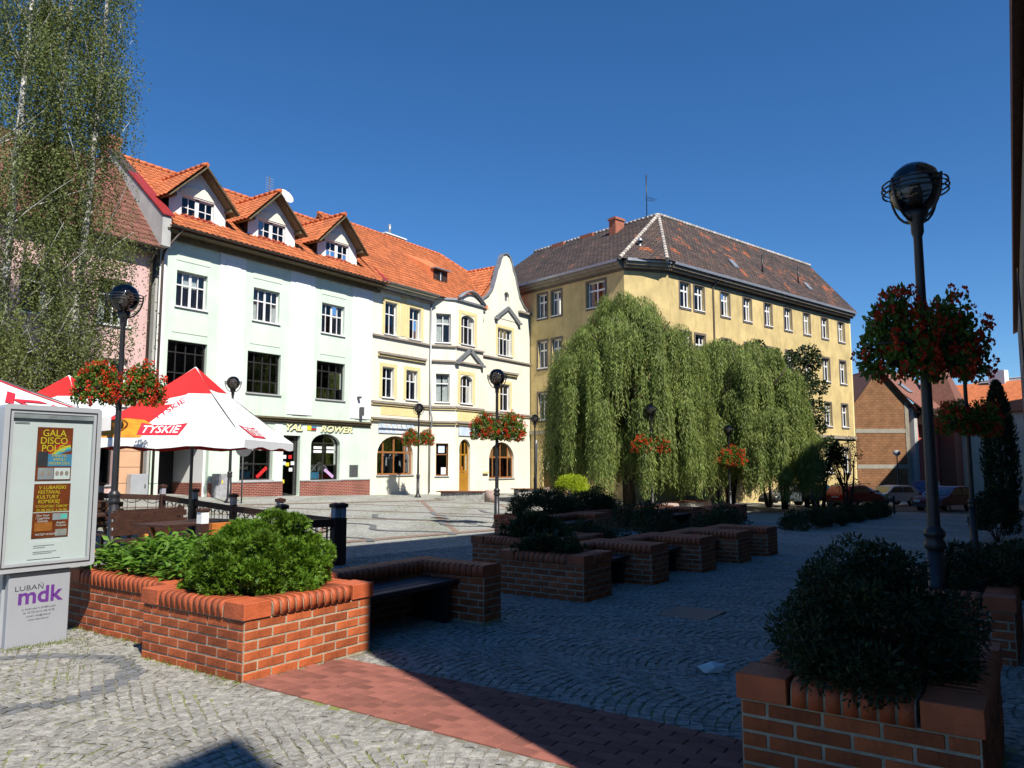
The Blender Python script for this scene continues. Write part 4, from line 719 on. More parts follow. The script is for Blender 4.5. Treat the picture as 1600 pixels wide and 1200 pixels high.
ar = slab([(0, -.5, az(-.5)), (X(21.3), -.5, az(-.5)), (X(VT[0]), VT[1], az(VT[1])), (X(22.6), AR, az(AR)), (0, AR, az(AR))]); slab([(0, AR, az(AR)), (X(22.6), AR, az(AR)), (X(26.5), 9.6, 11.3), (0, 9.6, 11.3)], .12, ar); slab([(X(22.6), AR, az(AR)), (X(VT[0]), VT[1], az(VT[1])), (X(26.5), 9.6, 11.3)], .12, ar)
ar = ar.build('roof', 'tile_orange', ah); kk = math.sqrt(1 + AS * AS)
tile_field(ar, (0, -.5, az(-.5)), (1, 0, 0), av, [(0, 0), (X(21.3), 0), (X(VT[0]), (VT[1] + .5) * kk), (X(22.6), (AR + .5) * kk), (0, (AR + .5) * kk)], 'tile_orange', TILE)
ridge_caps(ar, (0, AR, az(AR) + .04), (X(22.6), AR, az(AR) + .04), 'ridge_orange'); ridge_caps(ar, (X(22.6), AR, az(AR) + .04), (X(VT[0]), VT[1], az(VT[1]) + .04), 'ridge_orange')
cz = az(VT[1]); x0c = 21.15; cr_ = slab([(X(x0c), .2, 11.75), (X(24.2), .2, cz), (X(24.2), 8, cz), (X(x0c), 8, 11.75)]); slab([(X(27.2), .2, 11.75), (X(24.2), .2, cz), (X(24.2), 8, cz), (X(27.2), 8, 11.75)], .12, cr_); cr_ = cr_.build('cross_roof', 'tile_orange', ah)
cv = Vector((24.2 - x0c, 0, cz - 11.75)); tile_field(cr_, (X(x0c), 8, 11.75), (0, -1, 0), cv, [(0, 0), (7.8, 0), (7.8, cv.length), (0, cv.length)], 'tile_orange', TILE, limit=120); ridge_caps(cr_, (X(24.2), .2, cz + .05), (X(24.2), 8, cz + .05), 'ridge_orange')
half_gutter(ah, (0, -.6, 11.42), (X(16.5), -.6, 11.42), 'zinc', .08); dn = MB()
for i in range(24): dn.box(.3 + i * .19, .4 + i * .19, -.3, -.02, 11.12, 11.26)
dn.box(0, X(16.5), -.5, 0, 11.28, 11.36); dn.build('dentils', 'cream', ah); MB().box(X(16.5), X(21.3), -.5, 0, 11.3, 11.4).build('eave_board', 'zinc', ah)
sd = MB(); xa, xb = 17.9, 19.2; ya = 1.1; sd.add([(X(xa), ya, az(ya) - .1), (X(xb), ya, az(ya) - .1), (X(xb), ya, az(ya) + .75), (X(xa), ya, az(ya) + .75), (X(xa - .9), 3.4, az(3.4)), (X(xb + .9), 3.4, az(3.4))], [(0, 1, 2, 3), (3, 2, 5, 4), (0, 3, 4), (1, 5, 2)]); sd = sd.build('shed_dormer', 'tile_orange', ah)
MB().box(X(xa), X(xb), ya - .06, ya - .01, az(ya) - .05, az(ya) + .72).build('dormer_front', 'dark_brown', sd); MB().box(X(xa) - .1, X(xb) + .1, ya - .3, ya + .1, az(ya) + .72, az(ya) + .8).build('dormer_hood', 'zinc', sd)
MB().box(X(xa) + .35, X(xa) + .85, ya - .085, ya - .065, az(ya) + .08, az(ya) + .6).build('pane', 'car_glass', sd); MB().box(X(xa) + .57, X(xa) + .63, ya - .1, ya - .09, az(ya) + .08, az(ya) + .6).build('glazing_bar', 'frame_white', sd)
ch = MB().box(X(17.6), X(19.4), AR + .3, AR + .8, az(AR) - .5, az(AR) + .35); ch.box(X(17.5), X(19.5), AR + .2, AR + .9, az(AR) + .35, az(AR) + .43); ch.build('chimney', 'white_plaster', ar); MB().tube([(X(18.2), AR + .55, az(AR) + .43), (X(18.2), AR + .55, az(AR) + 1.15)], .1, 10).build('flue', 'zinc', ar)
# ================= ochre corner building
ob = T('corner_building', 'ochre four-storey corner building with dark weathered tile roof behind the willows', 'building', (23.93, -10.13, -.05), math.atan2(-.245, .9696)); ob.scale = (1.035, 1.035, 1.035)
WT = 13.35; rows_ = [(11.28, 12.9), (7.9, 9.7), (4.45, 6.22), (.9, 2.75)]
colsR = [(4.4, 5.4), (5.88, 6.9), (8.83, 9.79), (11.5, 12.44), (14.18, 15.1), (16.87, 17.84), (19.64, 20.57), (22.4, 23.38), (25.1, 26.1)]
Mr = Matrix.Translation((0, .6, 0)); Rh = [outline(a, c, q, t) for a, c in colsR for q, t in rows_]; MB(Mr).holed([(3.2, -2.2), (27.2, -2.2), (27.2, WT), (3.2, WT)], Rh, 0, .14).build('street_wall', 'ochre', ob)
Ml = Matrix.Translation((.6, 0, 0)) @ Matrix.Rotation(R(-90), 4, 'Z')     # wall-local x runs from north to south along the west front
colsL = [(-9.45, -8.6), (-8.1, -7.25), (-4.9, -3.4)]; Lh = [outline(a, c, q, t) for a, c in colsL for q, t in rows_[:3]] + [outline(-9.1, -7.4, -1.2, 2.05, .5)]
MB(Ml).holed([(-16, -2.2), (-1.87, -2.2), (-1.87, WT), (-16, WT)], Lh, 0, .14).build('west_wall', 'ochre', ob)
Mc = Matrix.Translation((.6, 1.87, 0)) @ Matrix.Rotation(math.atan2(-1.27, 2.6), 4, 'Z'); Lc = math.hypot(1.27, 2.6); MB(Mc).box(0, Lc, 0, .3, -2.2, WT).build('chamfer_wall', 'ochre', ob)
tr = []
def bwin(Mx, a, c, q, t, k):
    ring_frame(Mx, a, c, q, t, .13, 'ochre_trim', ob, -.025, 0); MB(Mx).box(a - .13, c + .13, -.04, 0, q - .15, q - .05).build('window_ledge', 'ochre_trim', ob)
    window(ob, Mx, a, c, q, t, (.62,) if k else (.5,), (.66,), fw=.09, bar=.1, curtain=.35 if k else .6, sill=True)
for i, (a, c) in enumerate(colsR):
    for q, t in rows_: bwin(Mr, a, c, q, t, i < 6)
for a, c in colsL:
    for q, t in rows_[:3]: bwin(Ml, a, c, q, t, False)
dr = window(ob, Ml, -9.1, -7.4, -1.25, 2.05, (.5,), (.72,), .5, fm='door_brown', name='street_door', sill=False, fw=.12, bar=.1); MB(Ml).box(-9.0, -7.5, .18, .2, -1.25, 1.1).build('door_leaf', 'door_brown', dr)
def eaves(poly_pts, z0, z1, out, m, nm):
    bb = MB()
    for (x0, y0), (x1, y1) in zip(poly_pts, poly_pts[1:]):
        a, c = Vector((x0, y0, 0)), Vector((x1, y1, 0)); t = (c - a).normalized(); o_ = Vector((t.y, -t.x, 0)) * out; bb.add([a + Vector((0, 0, z0)), c + Vector((0, 0, z0)), c + o_ + Vector((0, 0, z0)), a + o_ + Vector((0, 0, z0)), a + Vector((0, 0, z1)), c + Vector((0, 0, z1)), c + o_ + Vector((0, 0, z1)), a + o_ + Vector((0, 0, z1))], [(0, 1, 2, 3), (7, 6, 5, 4), (3, 2, 6, 7), (0, 3, 7, 4), (1, 5, 6, 2)])
    return bb.build(nm, m, ob)
per = [(.6, 16), (.6, 1.87), (3.2, .6), (27.2, .6)]
eaves(per, WT - .18, WT - .04, .05, 'ochre_trim', 'frieze'); eaves(per, WT - .02, WT + .12, .3, 'stucco_grey', 'cornice'); eaves(per, WT + .12, WT + .3, .48, 'stucco_grey', 'cornice'); eaves(per, WT + .3, WT + .46, .62, 'zinc', 'box_gutter'); eaves(per, 3.5, 3.75, .14, 'stucco_grey', 'string_course')
MB(Mr).tube([(8.2, -.55, WT + .3), (7.9, -.06, WT - .3), (7.9, -.06, -.9)], .055, 8).build('downpipe', 'ochre_trim', ob); MB(Mr).box(26.95, 27.22, -.02, .0, -2, WT - .1).build('corner_strip', 'cream_dark', ob)
bx = MB(); bx.box(27.0, 27.2, .7, 8, -2.2, WT); bx.prism([(.62, WT), (8.2, WT), (4.4, 18.3)], 27.0, 27.2, 'x'); bx.box(.9, 27, 8, 8.2, -2.2, WT); bx.box(8, 8.2, 8, 16, -2.2, WT); bx.build('rear_walls', 'ochre', ob)
fl = MB()
for z in (-.6, 3.2, 6.6, 10.0, 13.2): fl.prism([(1.0, 16), (1.0, 2.3), (3.4, 1.1), (26.9, 1.1), (26.9, 7.9), (8, 7.9), (8, 16)], z - .1, z)
fl.box(1, 26.9, 3.0, 3.1, -2, WT - .2); fl.box(3, 3.1, 3.1, 16, -2, WT - .2); fl.build('inner_floors', 'room_dark', ob)
Apx = (6.4, 3.7, 18.35); zE = WT + .44
def roof_face(pts, m, nm):
    me = bpy.data.meshes.new(nm); p = [Vector(q) for q in pts]; me.from_pydata([tuple(q) for q in p], [], [tuple(range(len(p)))]); uv = me.uv_layers.new(name='uv'); u = (p[1] - p[0]).normalized(); nn_ = u.cross(p[2] - p[0]).normalized(); v = nn_.cross(u)
    for i, q in enumerate(p): uv.data[i].uv = ((q - p[0]).dot(u), (q - p[0]).dot(v))
    return link(nm, me, m, ob)
roof_face([(2.4, -.02, zE), (27.3, -.02, zE), (26.9, 3.7, 18.35), Apx], 'plain_tiles_patchy', 'roof_slope'); roof_face([(-.02, 1.65, zE), (2.4, -.02, zE), Apx], 'plain_tiles_patchy', 'roof_slope'); roof_face([(-.02, 16, zE), (-.02, 1.65, zE), Apx, (6.4, 16, 18.35)], 'plain_tiles', 'roof_slope')
roof_face([(27.3, 8.6, zE), (8.6, 8.6, zE), Apx, (26.9, 3.7, 18.35)], 'plain_tiles', 'roof_slope'); roof_face([(8.6, 8.6, zE), (8.6, 16, zE), (6.4, 16, 18.35), Apx], 'plain_tiles', 'roof_slope')
for a, c in ((Apx, (26.9, 3.7, 18.37)), (Apx, (2.4, 0, zE)), (Apx, (-.02, 1.65, zE)), (Apx, (6.4, 16, 18.37))): ridge_caps(ob, a, c, 'ridge_pale', r=.12)
ch = MB().box(5.0, 5.9, 6.3, 6.9, 17.0, 18.6); ch.box(4.93, 5.97, 6.23, 6.97, 18.4, 18.52); ch.build('chimney', 'chimney_brick', ob)
for y in (9.5, 12.5): MB().box(6.1, 6.6, y, y + 1.3, 17.6, 18.42).build('chimney', 'chimney_brick', ob)
sk = MB(); 
for u_, v_ in ((11, .9), (21.2, .9)): z = zE + v_ * 1.24; sk.add([(u_, v_, z + .06), (u_ + .6, v_, z + .06), (u_ + .6, v_ + .5, z + .68), (u_, v_ + .5, z + .68), (u_, v_ - .02, z + .16), (u_ + .6, v_ - .02, z + .16), (u_ + .6, v_ + .45, z + .75), (u_, v_ + .45, z + .75)], [(4, 5, 6, 7), (0, 1, 5, 4), (1, 2, 6, 5), (2, 3, 7, 6), (3, 0, 4, 7)])
sk.build('roof_hatch', 'zinc', ob)
for u_ in (15.3, 20.4): MB().tube([(u_, 1.3, zE + 1.2), (u_, 1.3, zE + 2.9)], .06, 8).build('vent_pipe', 'iron', ob)
MB().tube([(2.2, 1.9, zE + .5), (2.2, 1.9, zE + 1.5)], .09, 8).lathe([(.02, 1.75), (.24, 1.5), (.22, 1.48)], 10, (2.2, 1.9, zE)).build('vent_pipe', 'zinc', ob)
aa = T('roof_antenna', 'tall thin lattice antenna on the ridge of the ochre corner building', 'antenna', ob.matrix_basis @ Vector((6.3, 4.6, 18.3)), ob.rotation_euler.z); MB().tube([(0, 0, 0), (0, 0, 3.2)], .035, 6).build('mast', 'iron', aa)
e = MB(); e.bar((0, 0, 1.3), (.9, 0, 1.45), .02, .02); e.bar((0, 0, 1.6), (.9, 0, 1.6), .02, .02)
for i in range(5): e.bar((.15 + i * .17, -.3, 1.5), (.15 + i * .17, .3, 1.5), .012, .012)
e.bar((0, 0, 2.6), (.35, .2, 3.3), .015, .015); e.build('element', 'iron', aa)
# ------------------------------------------------------------ tall row on the south side that shades the square, and a house behind the camera
sb = T('shading_block', 'tall dark apartment row that throws the square into shade', 'building', (-15.27, -30.35, 0), R(1.65)); LA = 88
colsA = [(2 + 3.2 * i, 3.2 + 3.2 * i) for i in range(27)]; holesA = [outline(-c, -a, q, q + 1.7) for a, c in colsA for q in (4.4, 7.6, 10.8, 13.8) if c < LA - 1 and (q < 12 or c < 19)]
Ma = Matrix.Rotation(math.pi, 4, 'Z')
MB(Ma).holed([(-LA, -4), (0, -4), (0, 16.4), (-20, 16.4), (-20, 14.5), (-LA, 14.5)], holesA, 0, .15).build('front_wall', 'stucco_grey', sb)
wb = MB(Ma)
for a, c in colsA:
    for q in (4.4, 7.6, 10.8, 13.8):
        if c < LA - 1 and (q < 12 or c < 19): wb.box(-c, -a, .12, .14, q, q + 1.7); 
wb.build('window_glass', 'car_glass', sb)
b = MB(); b.box(0, .3, -12, -.01, -4, 16.4); b.box(20, 20.3, -12, -.01, 14.5, 16.4); b.box(LA - .3, LA, -12, -.01, -4, 14.5); b.box(.3, LA - .3, -12, -11.7, -4, 14.5); b.box(.3, 20, -12, -11.7, 14.5, 16.4); b.build('rear_walls', 'stucco_grey', sb)
b = MB()
for xa, xb, ze in ((-.3, 20.35, 16.4), (20.4, LA + .3, 14.5)): slab([(xa, .4, ze), (xb, .4, ze), (xb, -6, ze + 3.6), (xa, -6, ze + 3.6)], .12, b); slab([(xa, -12.4, ze), (xb, -12.4, ze), (xb, -6, ze + 3.6), (xa, -6, ze + 3.6)], .12, b)
b.build('roof', 'tile_brown', sb)
MB().tube([(58, .1, 16.2), (58, .1, 0)], .06, 8).build('downpipe', 'gutter_brown', sb)
hb = T('street_house', 'plain grey house standing behind the viewpoint', 'house', (-18.91, -35.0, 0), R(11)); foot = [(0, 0), (-14, 0), (-14, -10), (-5.5, -10)]; MB().prism(foot, -1, 12.0).build('wall', 'fire_grey', hb); MB().prism(foot, 12.0, 12.1).build('roof', 'zinc', hb)
# ------------------------------------------------------------ houses at the east end of the street
bc = T('brick_gable_house', 'house with windowless brown block gable and two grey bands', 'house', (62.9, -14.3, -1.8), math.atan2(-4.2, 2.85)); W5 = 5.2
MB().prism([(0, -1), (W5, -1), (W5, 9.4), (2.45, 12.5), (0, 9.4)], 0, 12, 'y').build('wall', 'brown_brick', bc)
for z in (2.9, 6.35): MB().box(0.02, W5 - .02, -.03, 0, z, z + .4).build('band', 'band_grey', bc)
MB().box(W5 - .35, W5 + .02, -.05, 0, -1, 9.35).build('edge_strip', 'stucco_grey', bc)
b = slab([(-.4, -.25, 9.0), (-.4, 12.2, 9.0), (2.45, 12.2, 12.75), (2.45, -.25, 12.75)]); slab([(W5 + .9, -.25, 8.4), (W5 + .9, 12.2, 8.4), (2.45, 12.2, 12.75), (2.45, -.25, 12.75)], .12, b); b.build('roof', 'tile_brown', bc); MB().bar((-.4, -.28, 8.95), (2.45, -.28, 12.7), .05, .25, (0, -1, 0)).bar((W5 + .9, -.28, 8.35), (2.45, -.28, 12.7), .05, .25, (0, -1, 0)).build('verge_board', 'dark_brown', bc)
rh = T('red_house', 'red plastered house with grey corner and brown roof beside the brick gable', 'house', (66.2, -19.0, -1.9), R(-14))
b = MB(); b.box(0, 9, 0, 8, -1, 9.3); b.build('wall', 'red_plaster', rh); MB().box(-.04, .75, -.04, 0, -1, 9.3).build('corner_strip', 'fire_grey', rh); MB().box(-.04, 0, 0, 8, -1, 9.3).build('end_wall', 'fire_grey', rh)
b = slab([(-.3, -.9, 8.9), (9.4, -.9, 8.9), (9.4, 4, 13.3), (-.3, 4, 13.3)]); slab([(-.3, 8.6, 8.9), (9.4, 8.6, 8.9), (9.4, 4, 13.3), (-.3, 4, 13.3)], .12, b); b.build('roof', 'tile_brown', rh); MB().box(.9, 3.2, -1.1, 0, 7.3, 8.9).build('oriel', 'dark_brown', rh); MB().box(2.6, 3.2, -.03, .0, 5.6, 7.0).build('window', 'car_glass', rh)
b = MB(); b.add([(1.6, .9, 10.65), (2.8, .9, 10.65), (2.8, 2.0, 11.65), (1.6, 2.0, 11.65)], [(0, 1, 2, 3)]); b.build('skylight', 'zinc', rh)
tw = T('turret_house', 'brown turret with pointed pyramid roof behind the red house', 'tower', (73.8, -20.6, -2.0), R(-8)); MB().box(-1.5, 1.5, -1.5, 1.5, -1, 9.6).build('wall', 'chimney_brick', tw); MB().add([(-2.1, -2.1, 9.5), (2.1, -2.1, 9.5), (2.1, 2.1, 9.5), (-2.1, 2.1, 9.5), (-.3, -.3, 14.6), (.3, -.3, 14.6), (.3, .3, 14.6), (-.3, .3, 14.6)], [(0, 1, 5, 4), (1, 2, 6, 5), (2, 3, 7, 6), (3, 0, 4, 7), (4, 5, 6, 7), (3, 2, 1, 0)]).build('roof', 'tile_brown', tw)
for s in (-1, 1): MB().box(s * .7 - .35, s * .7 + .35, -1.53, -1.5, 7.2, 8.7).build('window', 'frame_white', tw)
oh = T('orange_roof_house', 'distant house with bright orange roof and white chimney', 'house', (84, -27.0, -2.2), R(70)); MB().box(-4, 4, 0, 8, -1, 9.2).build('wall', 'cream', oh); b = slab([(-4.3, -.5, 9.1), (4.3, -.5, 9.1), (4.3, 4, 12.6), (-4.3, 4, 12.6)]); slab([(-4.3, 8.5, 9.1), (4.3, 8.5, 9.1), (4.3, 4, 12.6), (-4.3, 4, 12.6)], .12, b); b.build('roof', 'tile_orange', oh); MB().box(-.8, .8, 3.4, 4.4, 11.8, 13.8).build('chimney', 'white_plaster', oh)
wg = T('white_gable_house', 'distant white gable with grey verge next to the slim cypress', 'house', (83, -29.8, -2.2), R(-30)); MB().prism([(-3, -1), (3, -1), (3, 8.2), (0, 13.2), (-3, 8.2)], 0, 8, 'y').build('wall', 'white_plaster', wg); b = slab([(-3.4, -.2, 7.7), (-3.4, 8, 7.7), (0, 8, 13.4), (0, -.2, 13.4)]); slab([(3.4, -.2, 7.7), (3.4, 8, 7.7), (0, 8, 13.4), (0, -.2, 13.4)], .12, b); b.build('roof', 'fire_grey', wg)
# ------------------------------------------------------------ trees and bushes
def limb_tube(b, p0, p1, r0, r1, bend=.15, n=6, sides=7):
    p0, p1 = Vector(p0), Vector(p1); L = (p1 - p0).length; o_ = Vector((random.uniform(-1, 1), random.uniform(-1, 1), random.uniform(-.3, .6))) * bend * L
    pts = [p0 + (p1 - p0) * t + o_ * math.sin(math.pi * t) * .5 for t in [i / n for i in range(n + 1)]]; b.tube(pts, [r0 + (r1 - r0) * i / n for i in range(n + 1)], sides); return pts
def willow(x, y, label, rad, top, low, strands, seed, trunks=1):
    random.seed(seed); rng = np.random.default_rng(seed); z0 = zg(x, y); t = T('willow_tree', label, 'tree', (x, y, z0))
    b = MB(); th = top * .5; ends = []
    for k in range(trunks): limb_tube(b, (k * .6 - .3 * (trunks - 1), k * .25, -.2), (k * .9 - .45 * (trunks - 1), 0, th), .34 / math.sqrt(trunks), .2 / math.sqrt(trunks), .06)
    for i in range(13):
        a = i * 2.4 + random.uniform(-.3, .3); rr = rad * random.uniform(.3, .85); ht = top * (1 - .30 * (rr / rad) ** 2) - .5; e = (rr * math.cos(a), rr * math.sin(a), ht); limb_tube(b, (0, 0, th * random.uniform(.75, 1)), e, .14, .03, .2); ends.append(Vector(e))
    b.build('trunk', 'bark', t)
    n = strands; P, D, NN = [], [], []
    # branch bundles: strands hang from a number of drooping boughs, giving curtains with gaps
    nb_ = 105; bo = []
    for i in range(nb_):
        rr = rad * math.sqrt(rng.uniform(.02, 1)); a = rng.uniform(0, 2 * math.pi); zt = top * (1 - .36 * (rr / rad) ** 2.4) + rng.uniform(-1.0, .15) - (rng.uniform(0, 4.2) if i % 2 and rr > .55 * rad else 0); bo.append((rr * math.cos(a), rr * math.sin(a), zt, rng.uniform(.28, .62), rng.uniform(.6, 1.15)))
    for i in range(46):                 # low skirt of curtains that hides the trunks
        rr = rad * rng.uniform(.45, 1.04); a = i * 2.4; bo.append((rr * math.cos(a), rr * math.sin(a), rng.uniform(3.2, 6.0), rng.uniform(.3, .6), rng.uniform(.7, 1.1)))
    nb_ = len(bo)
    for s in range(n):
        bx_, by_, bz, br, bl = bo[s % nb_]; a = rng.uniform(0, 2 * math.pi); q = br * math.sqrt(rng.uniform(0, 1)); sx, sy = bx_ + q * math.cos(a), by_ + q * math.sin(a); ro_ = math.hypot(sx, sy) / rad
        sz = bz - .45 * (q / br) ** 2; end = low + rng.uniform(-.5, .9) + max(0, (1 - ro_)) * 1.6; Ls = min(sz - end, rng.uniform(1.6, 5.2) * bl); 
        if Ls < .4: continue
        m_ = int(Ls / .085); ou = np.array([sx, sy, 0]) / max(.3, math.hypot(sx, sy)); ph = rng.uniform(0, 6); tt = np.arange(m_) * .085
        pts = np.stack([sx + ou[0] * .25 * np.sqrt(tt / 3) + .06 * np.sin(tt * 1.7 + ph), sy + ou[1] * .25 * np.sqrt(tt / 3) + .06 * np.cos(tt * 1.5 + ph), sz - tt], 1); P.append(pts)
        d = rng.normal(size=(m_, 3)) * .55; d[:, 2] = -1.0; D.append(d); NN.append(np.tile(np.array([sx - bx_, sy - by_, .25 * br]) / br * .9 + ou * .8, (m_, 1)))
    P = np.concatenate(P); D = np.concatenate(D); N = np.concatenate(NN) + rng.normal(size=P.shape) * .55; leaf_obj('crown', P, D, N, rng.uniform(.14, .27, len(P)), rng.uniform(.028, .048, len(P)), 'leaf_willow', t)
    return t
willow(16.9, -12.5, 'large weeping willow whose curtains reach the lamp with flowers', 3.8, 10.9, 1.0, 9600, 3); willow(25.0, -15.0, 'lower broad weeping willow beside the parked cars', 4.3, 9.8, 1.0, 10000, 8, 3)
def clump_crown(name, parent, centers, n, size, wid, m, rng, fold=0., up=0., squash=1.):
    """leaves on many small clumps: (x, y, z, r) each"""
    C = np.array(centers); wgt = C[:, 3] ** 2; idx = rng.choice(len(C), n, p=wgt / wgt.sum()); d = rng.normal(size=(n, 3)); d /= np.linalg.norm(d, axis=1, keepdims=True); r = C[idx, 3] * rng.uniform(.35, 1.08, n) ** .6
    P = C[idx, :3] + d * r[:, None] * np.array([1, 1, squash]); D = d * .8 + rng.normal(size=(n, 3)) * .6; D[:, 2] += up; return leaf_obj(name, P, D, rng.normal(size=(n, 3)), rng.uniform(.7, 1.25, n) * size, rng.uniform(.8, 1.2, n) * wid, m, parent, fold)
def birch(x, y, label, h, rad, seed, n_strand, stems):
    random.seed(seed); rng = np.random.default_rng(seed); z0 = zg(x, y); t = T('birch_tree', label, 'tree', (x, y, z0), 0, 'birch trees before the pink house'); b = MB(); P, D, NN = [], [], []
    allp = []
    for k in range(stems):
        lean = Vector((random.uniform(-1, 1), random.uniform(-1, 1), 0)) * (.9 if stems > 1 else .4); hh = h * random.uniform(.85, 1); pts = limb_tube(b, (k * .25, 0, -.2), (lean.x, lean.y, hh), .17, .045, .05, 12, 8); allp.append(pts)
    bo = []
    for i in range(70):
        pts = random.choice(allp); t_ = random.uniform(.1, .97); p = pts[int(t_ * 12)]; a = random.uniform(0, 2 * math.pi); L = rad * random.uniform(.5, 1.0) * (1.15 - .75 * t_); e = p + Vector((math.cos(a) * L, math.sin(a) * L, random.uniform(1.0, 3.0) * (1.1 - t_ * .5))); limb_tube(b, p, e, .03, .005, .1, 4, 5)
        for s_ in range(5): q = p + (e - p) * random.uniform(.35, 1.0); bo.append((q, random.uniform(.8, 1.3)))
    b.build('trunk', 'bark_birch', t)
    for s in range(n_strand):
        q, l = bo[s % len(bo)]; o_ = rng.normal(size=2) * .28; Ls = rng.uniform(.6, 2.4) * l; m_ = max(3, int(Ls / .062)); tt = np.linspace(0, Ls, m_); ph = rng.uniform(0, 6)
        P.append(np.stack([q.x + o_[0] + .1 * np.sin(tt * 2 + ph), q.y + o_[1] + .1 * np.cos(tt * 1.7 + ph), q.z - tt], 1) + rng.normal(size=(m_, 3)) * .035); d = rng.normal(size=(m_, 3)); d[:, 2] -= .8; D.append(d); NN.append(np.tile([q.x * .5 + o_[0] * 2, q.y * .5 + o_[1] * 2, .5], (m_, 1)))
    P = np.concatenate(P); D = np.concatenate(D); NN = np.concatenate(NN); ok = P[:, 2] > 1.2; P, D, NN = P[ok], D[ok], NN[ok]; leaf_obj('crown', P, D, NN + rng.normal(size=P.shape) * .8, rng.uniform(.055, .095, len(P)), rng.uniform(.036, .058, len(P)), 'leaf_birch', t); return t
birch(-8.7, -5.9, 'birch tree with two white stems, the one farther from the mint house', 18, 3.1, 21, 2900, 2); birch(-7.35, -6.5, 'birch tree with pale forked stem, the one nearer the mint house', 17.5, 2.1, 33, 2800, 2); birch(-10.8, -3.2, 'birch tree half hidden at the west end before the pink house', 15, 3.0, 45, 1500, 1)
def leafy_tree(x, y, label, trunk_h, crown, seed, n, size=.13, m='leaf_dark', stems=3, name='street_tree', group=None):
    random.seed(seed); rng = np.random.default_rng(seed); t = T(name, label, 'tree', (x, y, zg(x, y)), 0, group); b = MB(); rx, rz_, cz_ = crown; C = []
    for i in range(46):
        d = rng.normal(size=3); d /= np.linalg.norm(d); q = rng.uniform(.25, 1) ** .5; C.append((d[0] * rx * q, d[1] * rx * q, cz_ + d[2] * rz_ * q, rng.uniform(.2, .42) * rx * .55))
    for k in range(stems): a = k * 2.2; limb_tube(b, (.1 * math.cos(a), .1 * math.sin(a), -.2), (.45 * rx * math.cos(a), .45 * rx * math.sin(a), cz_), .09 if stems > 1 else .14, .03, .1)
    for c in C[::3]: limb_tube(b, (0, 0, trunk_h + random.uniform(-.2, .6)), c[:3], .035, .01, .12, 4, 5)
    b.build('trunk', 'bark', t); clump_crown('crown', t, C, n, size, size * .6, m, rng); return t
leafy_tree(29.6, -15.6, 'taller dark broadleaf tree rising behind the lower willow', 3, (3.4, 3.0, 7.6), 5, 15000, .2, stems=2)
leafy_tree(28.0, -16.9, 'small multi-stemmed tree before the grey hatchback', 1.2, (1.7, 1.5, 3.4), 6, 6500, .14, group='small trees by the parked cars'); leafy_tree(29.8, -18.5, 'small dark tree before the red hatchback', 1.2, (1.45, 1.35, 3.1), 7, 6000, .13, group='small trees by the parked cars'); leafy_tree(32.4, -19.3, 'thin sparse young tree before the bare ochre wall', 1.2, (1.3, 1.6, 2.9), 9, 900, .12, group='small trees by the parked cars'); leafy_tree(33.0, -16.9, 'narrow dark tree against the ochre street wall', 2, (1.3, 2.6, 5.6), 12, 4200, .16)
def cypress(x, y, h, r, label, seed):
    rng = np.random.default_rng(seed); t = T('cypress', label, 'tree', (x, y, zg(x, y))); MB().tube([(0, 0, -.1), (0, 0, h * .6)], [.09, .03], 6).build('trunk', 'bark', t); n = 9000; u = rng.uniform(0, 1, n); a = rng.uniform(0, 2 * math.pi, n); rr = r * np.sin(np.pi * np.clip(.12 + .88 * u, 0, 1)) ** .65 * rng.uniform(.55, 1.08, n) * (1 - .12 * np.sin(a * 5 + u * 20)); z = .15 + u * h
    P = np.stack([rr * np.cos(a), rr * np.sin(a), z], 1); D = np.stack([np.cos(a) * .5, np.sin(a) * .5, np.full(n, 1.1)], 1) + rng.normal(size=(n, 3)) * .25; leaf_obj('crown', P, D, rng.normal(size=(n, 3)), rng.uniform(.1, .2, n), .05, 'leaf_cypress', t)
cypress(15.3, -28.05, 5.1, .52, 'slim dark columnar cypress close to the shading building', 3)
def bush(x, y, z, label, rx, ry, rz_, n, size, wid, m, seed, name='bush', cat='bush', fold=0., up=.3, group=None, flat=.0, lumps=40):
    rng = np.random.default_rng(seed); t = T(name, label, cat, (x, y, z), 0, group); C = []
    for i in range(lumps):
        d = rng.normal(size=3); d /= np.linalg.norm(d); d[2] = abs(d[2]) - flat; q = rng.uniform(.55, .95); C.append((d[0] * rx * q, d[1] * ry * q, max(.03, rz_ * .12 + d[2] * rz_ * q), rng.uniform(.16, .3) * min(rx, ry, rz_ * 1.4)))
    b = MB(); random.seed(seed)
    for c in C[::4]: limb_tube(b, (0, 0, -.05), c[:3], .018, .006, .1, 4, 5)
    b.build('stems', 'twig', t); clump_crown('foliage', t, C, n, size, wid, m, rng, fold, up); return t
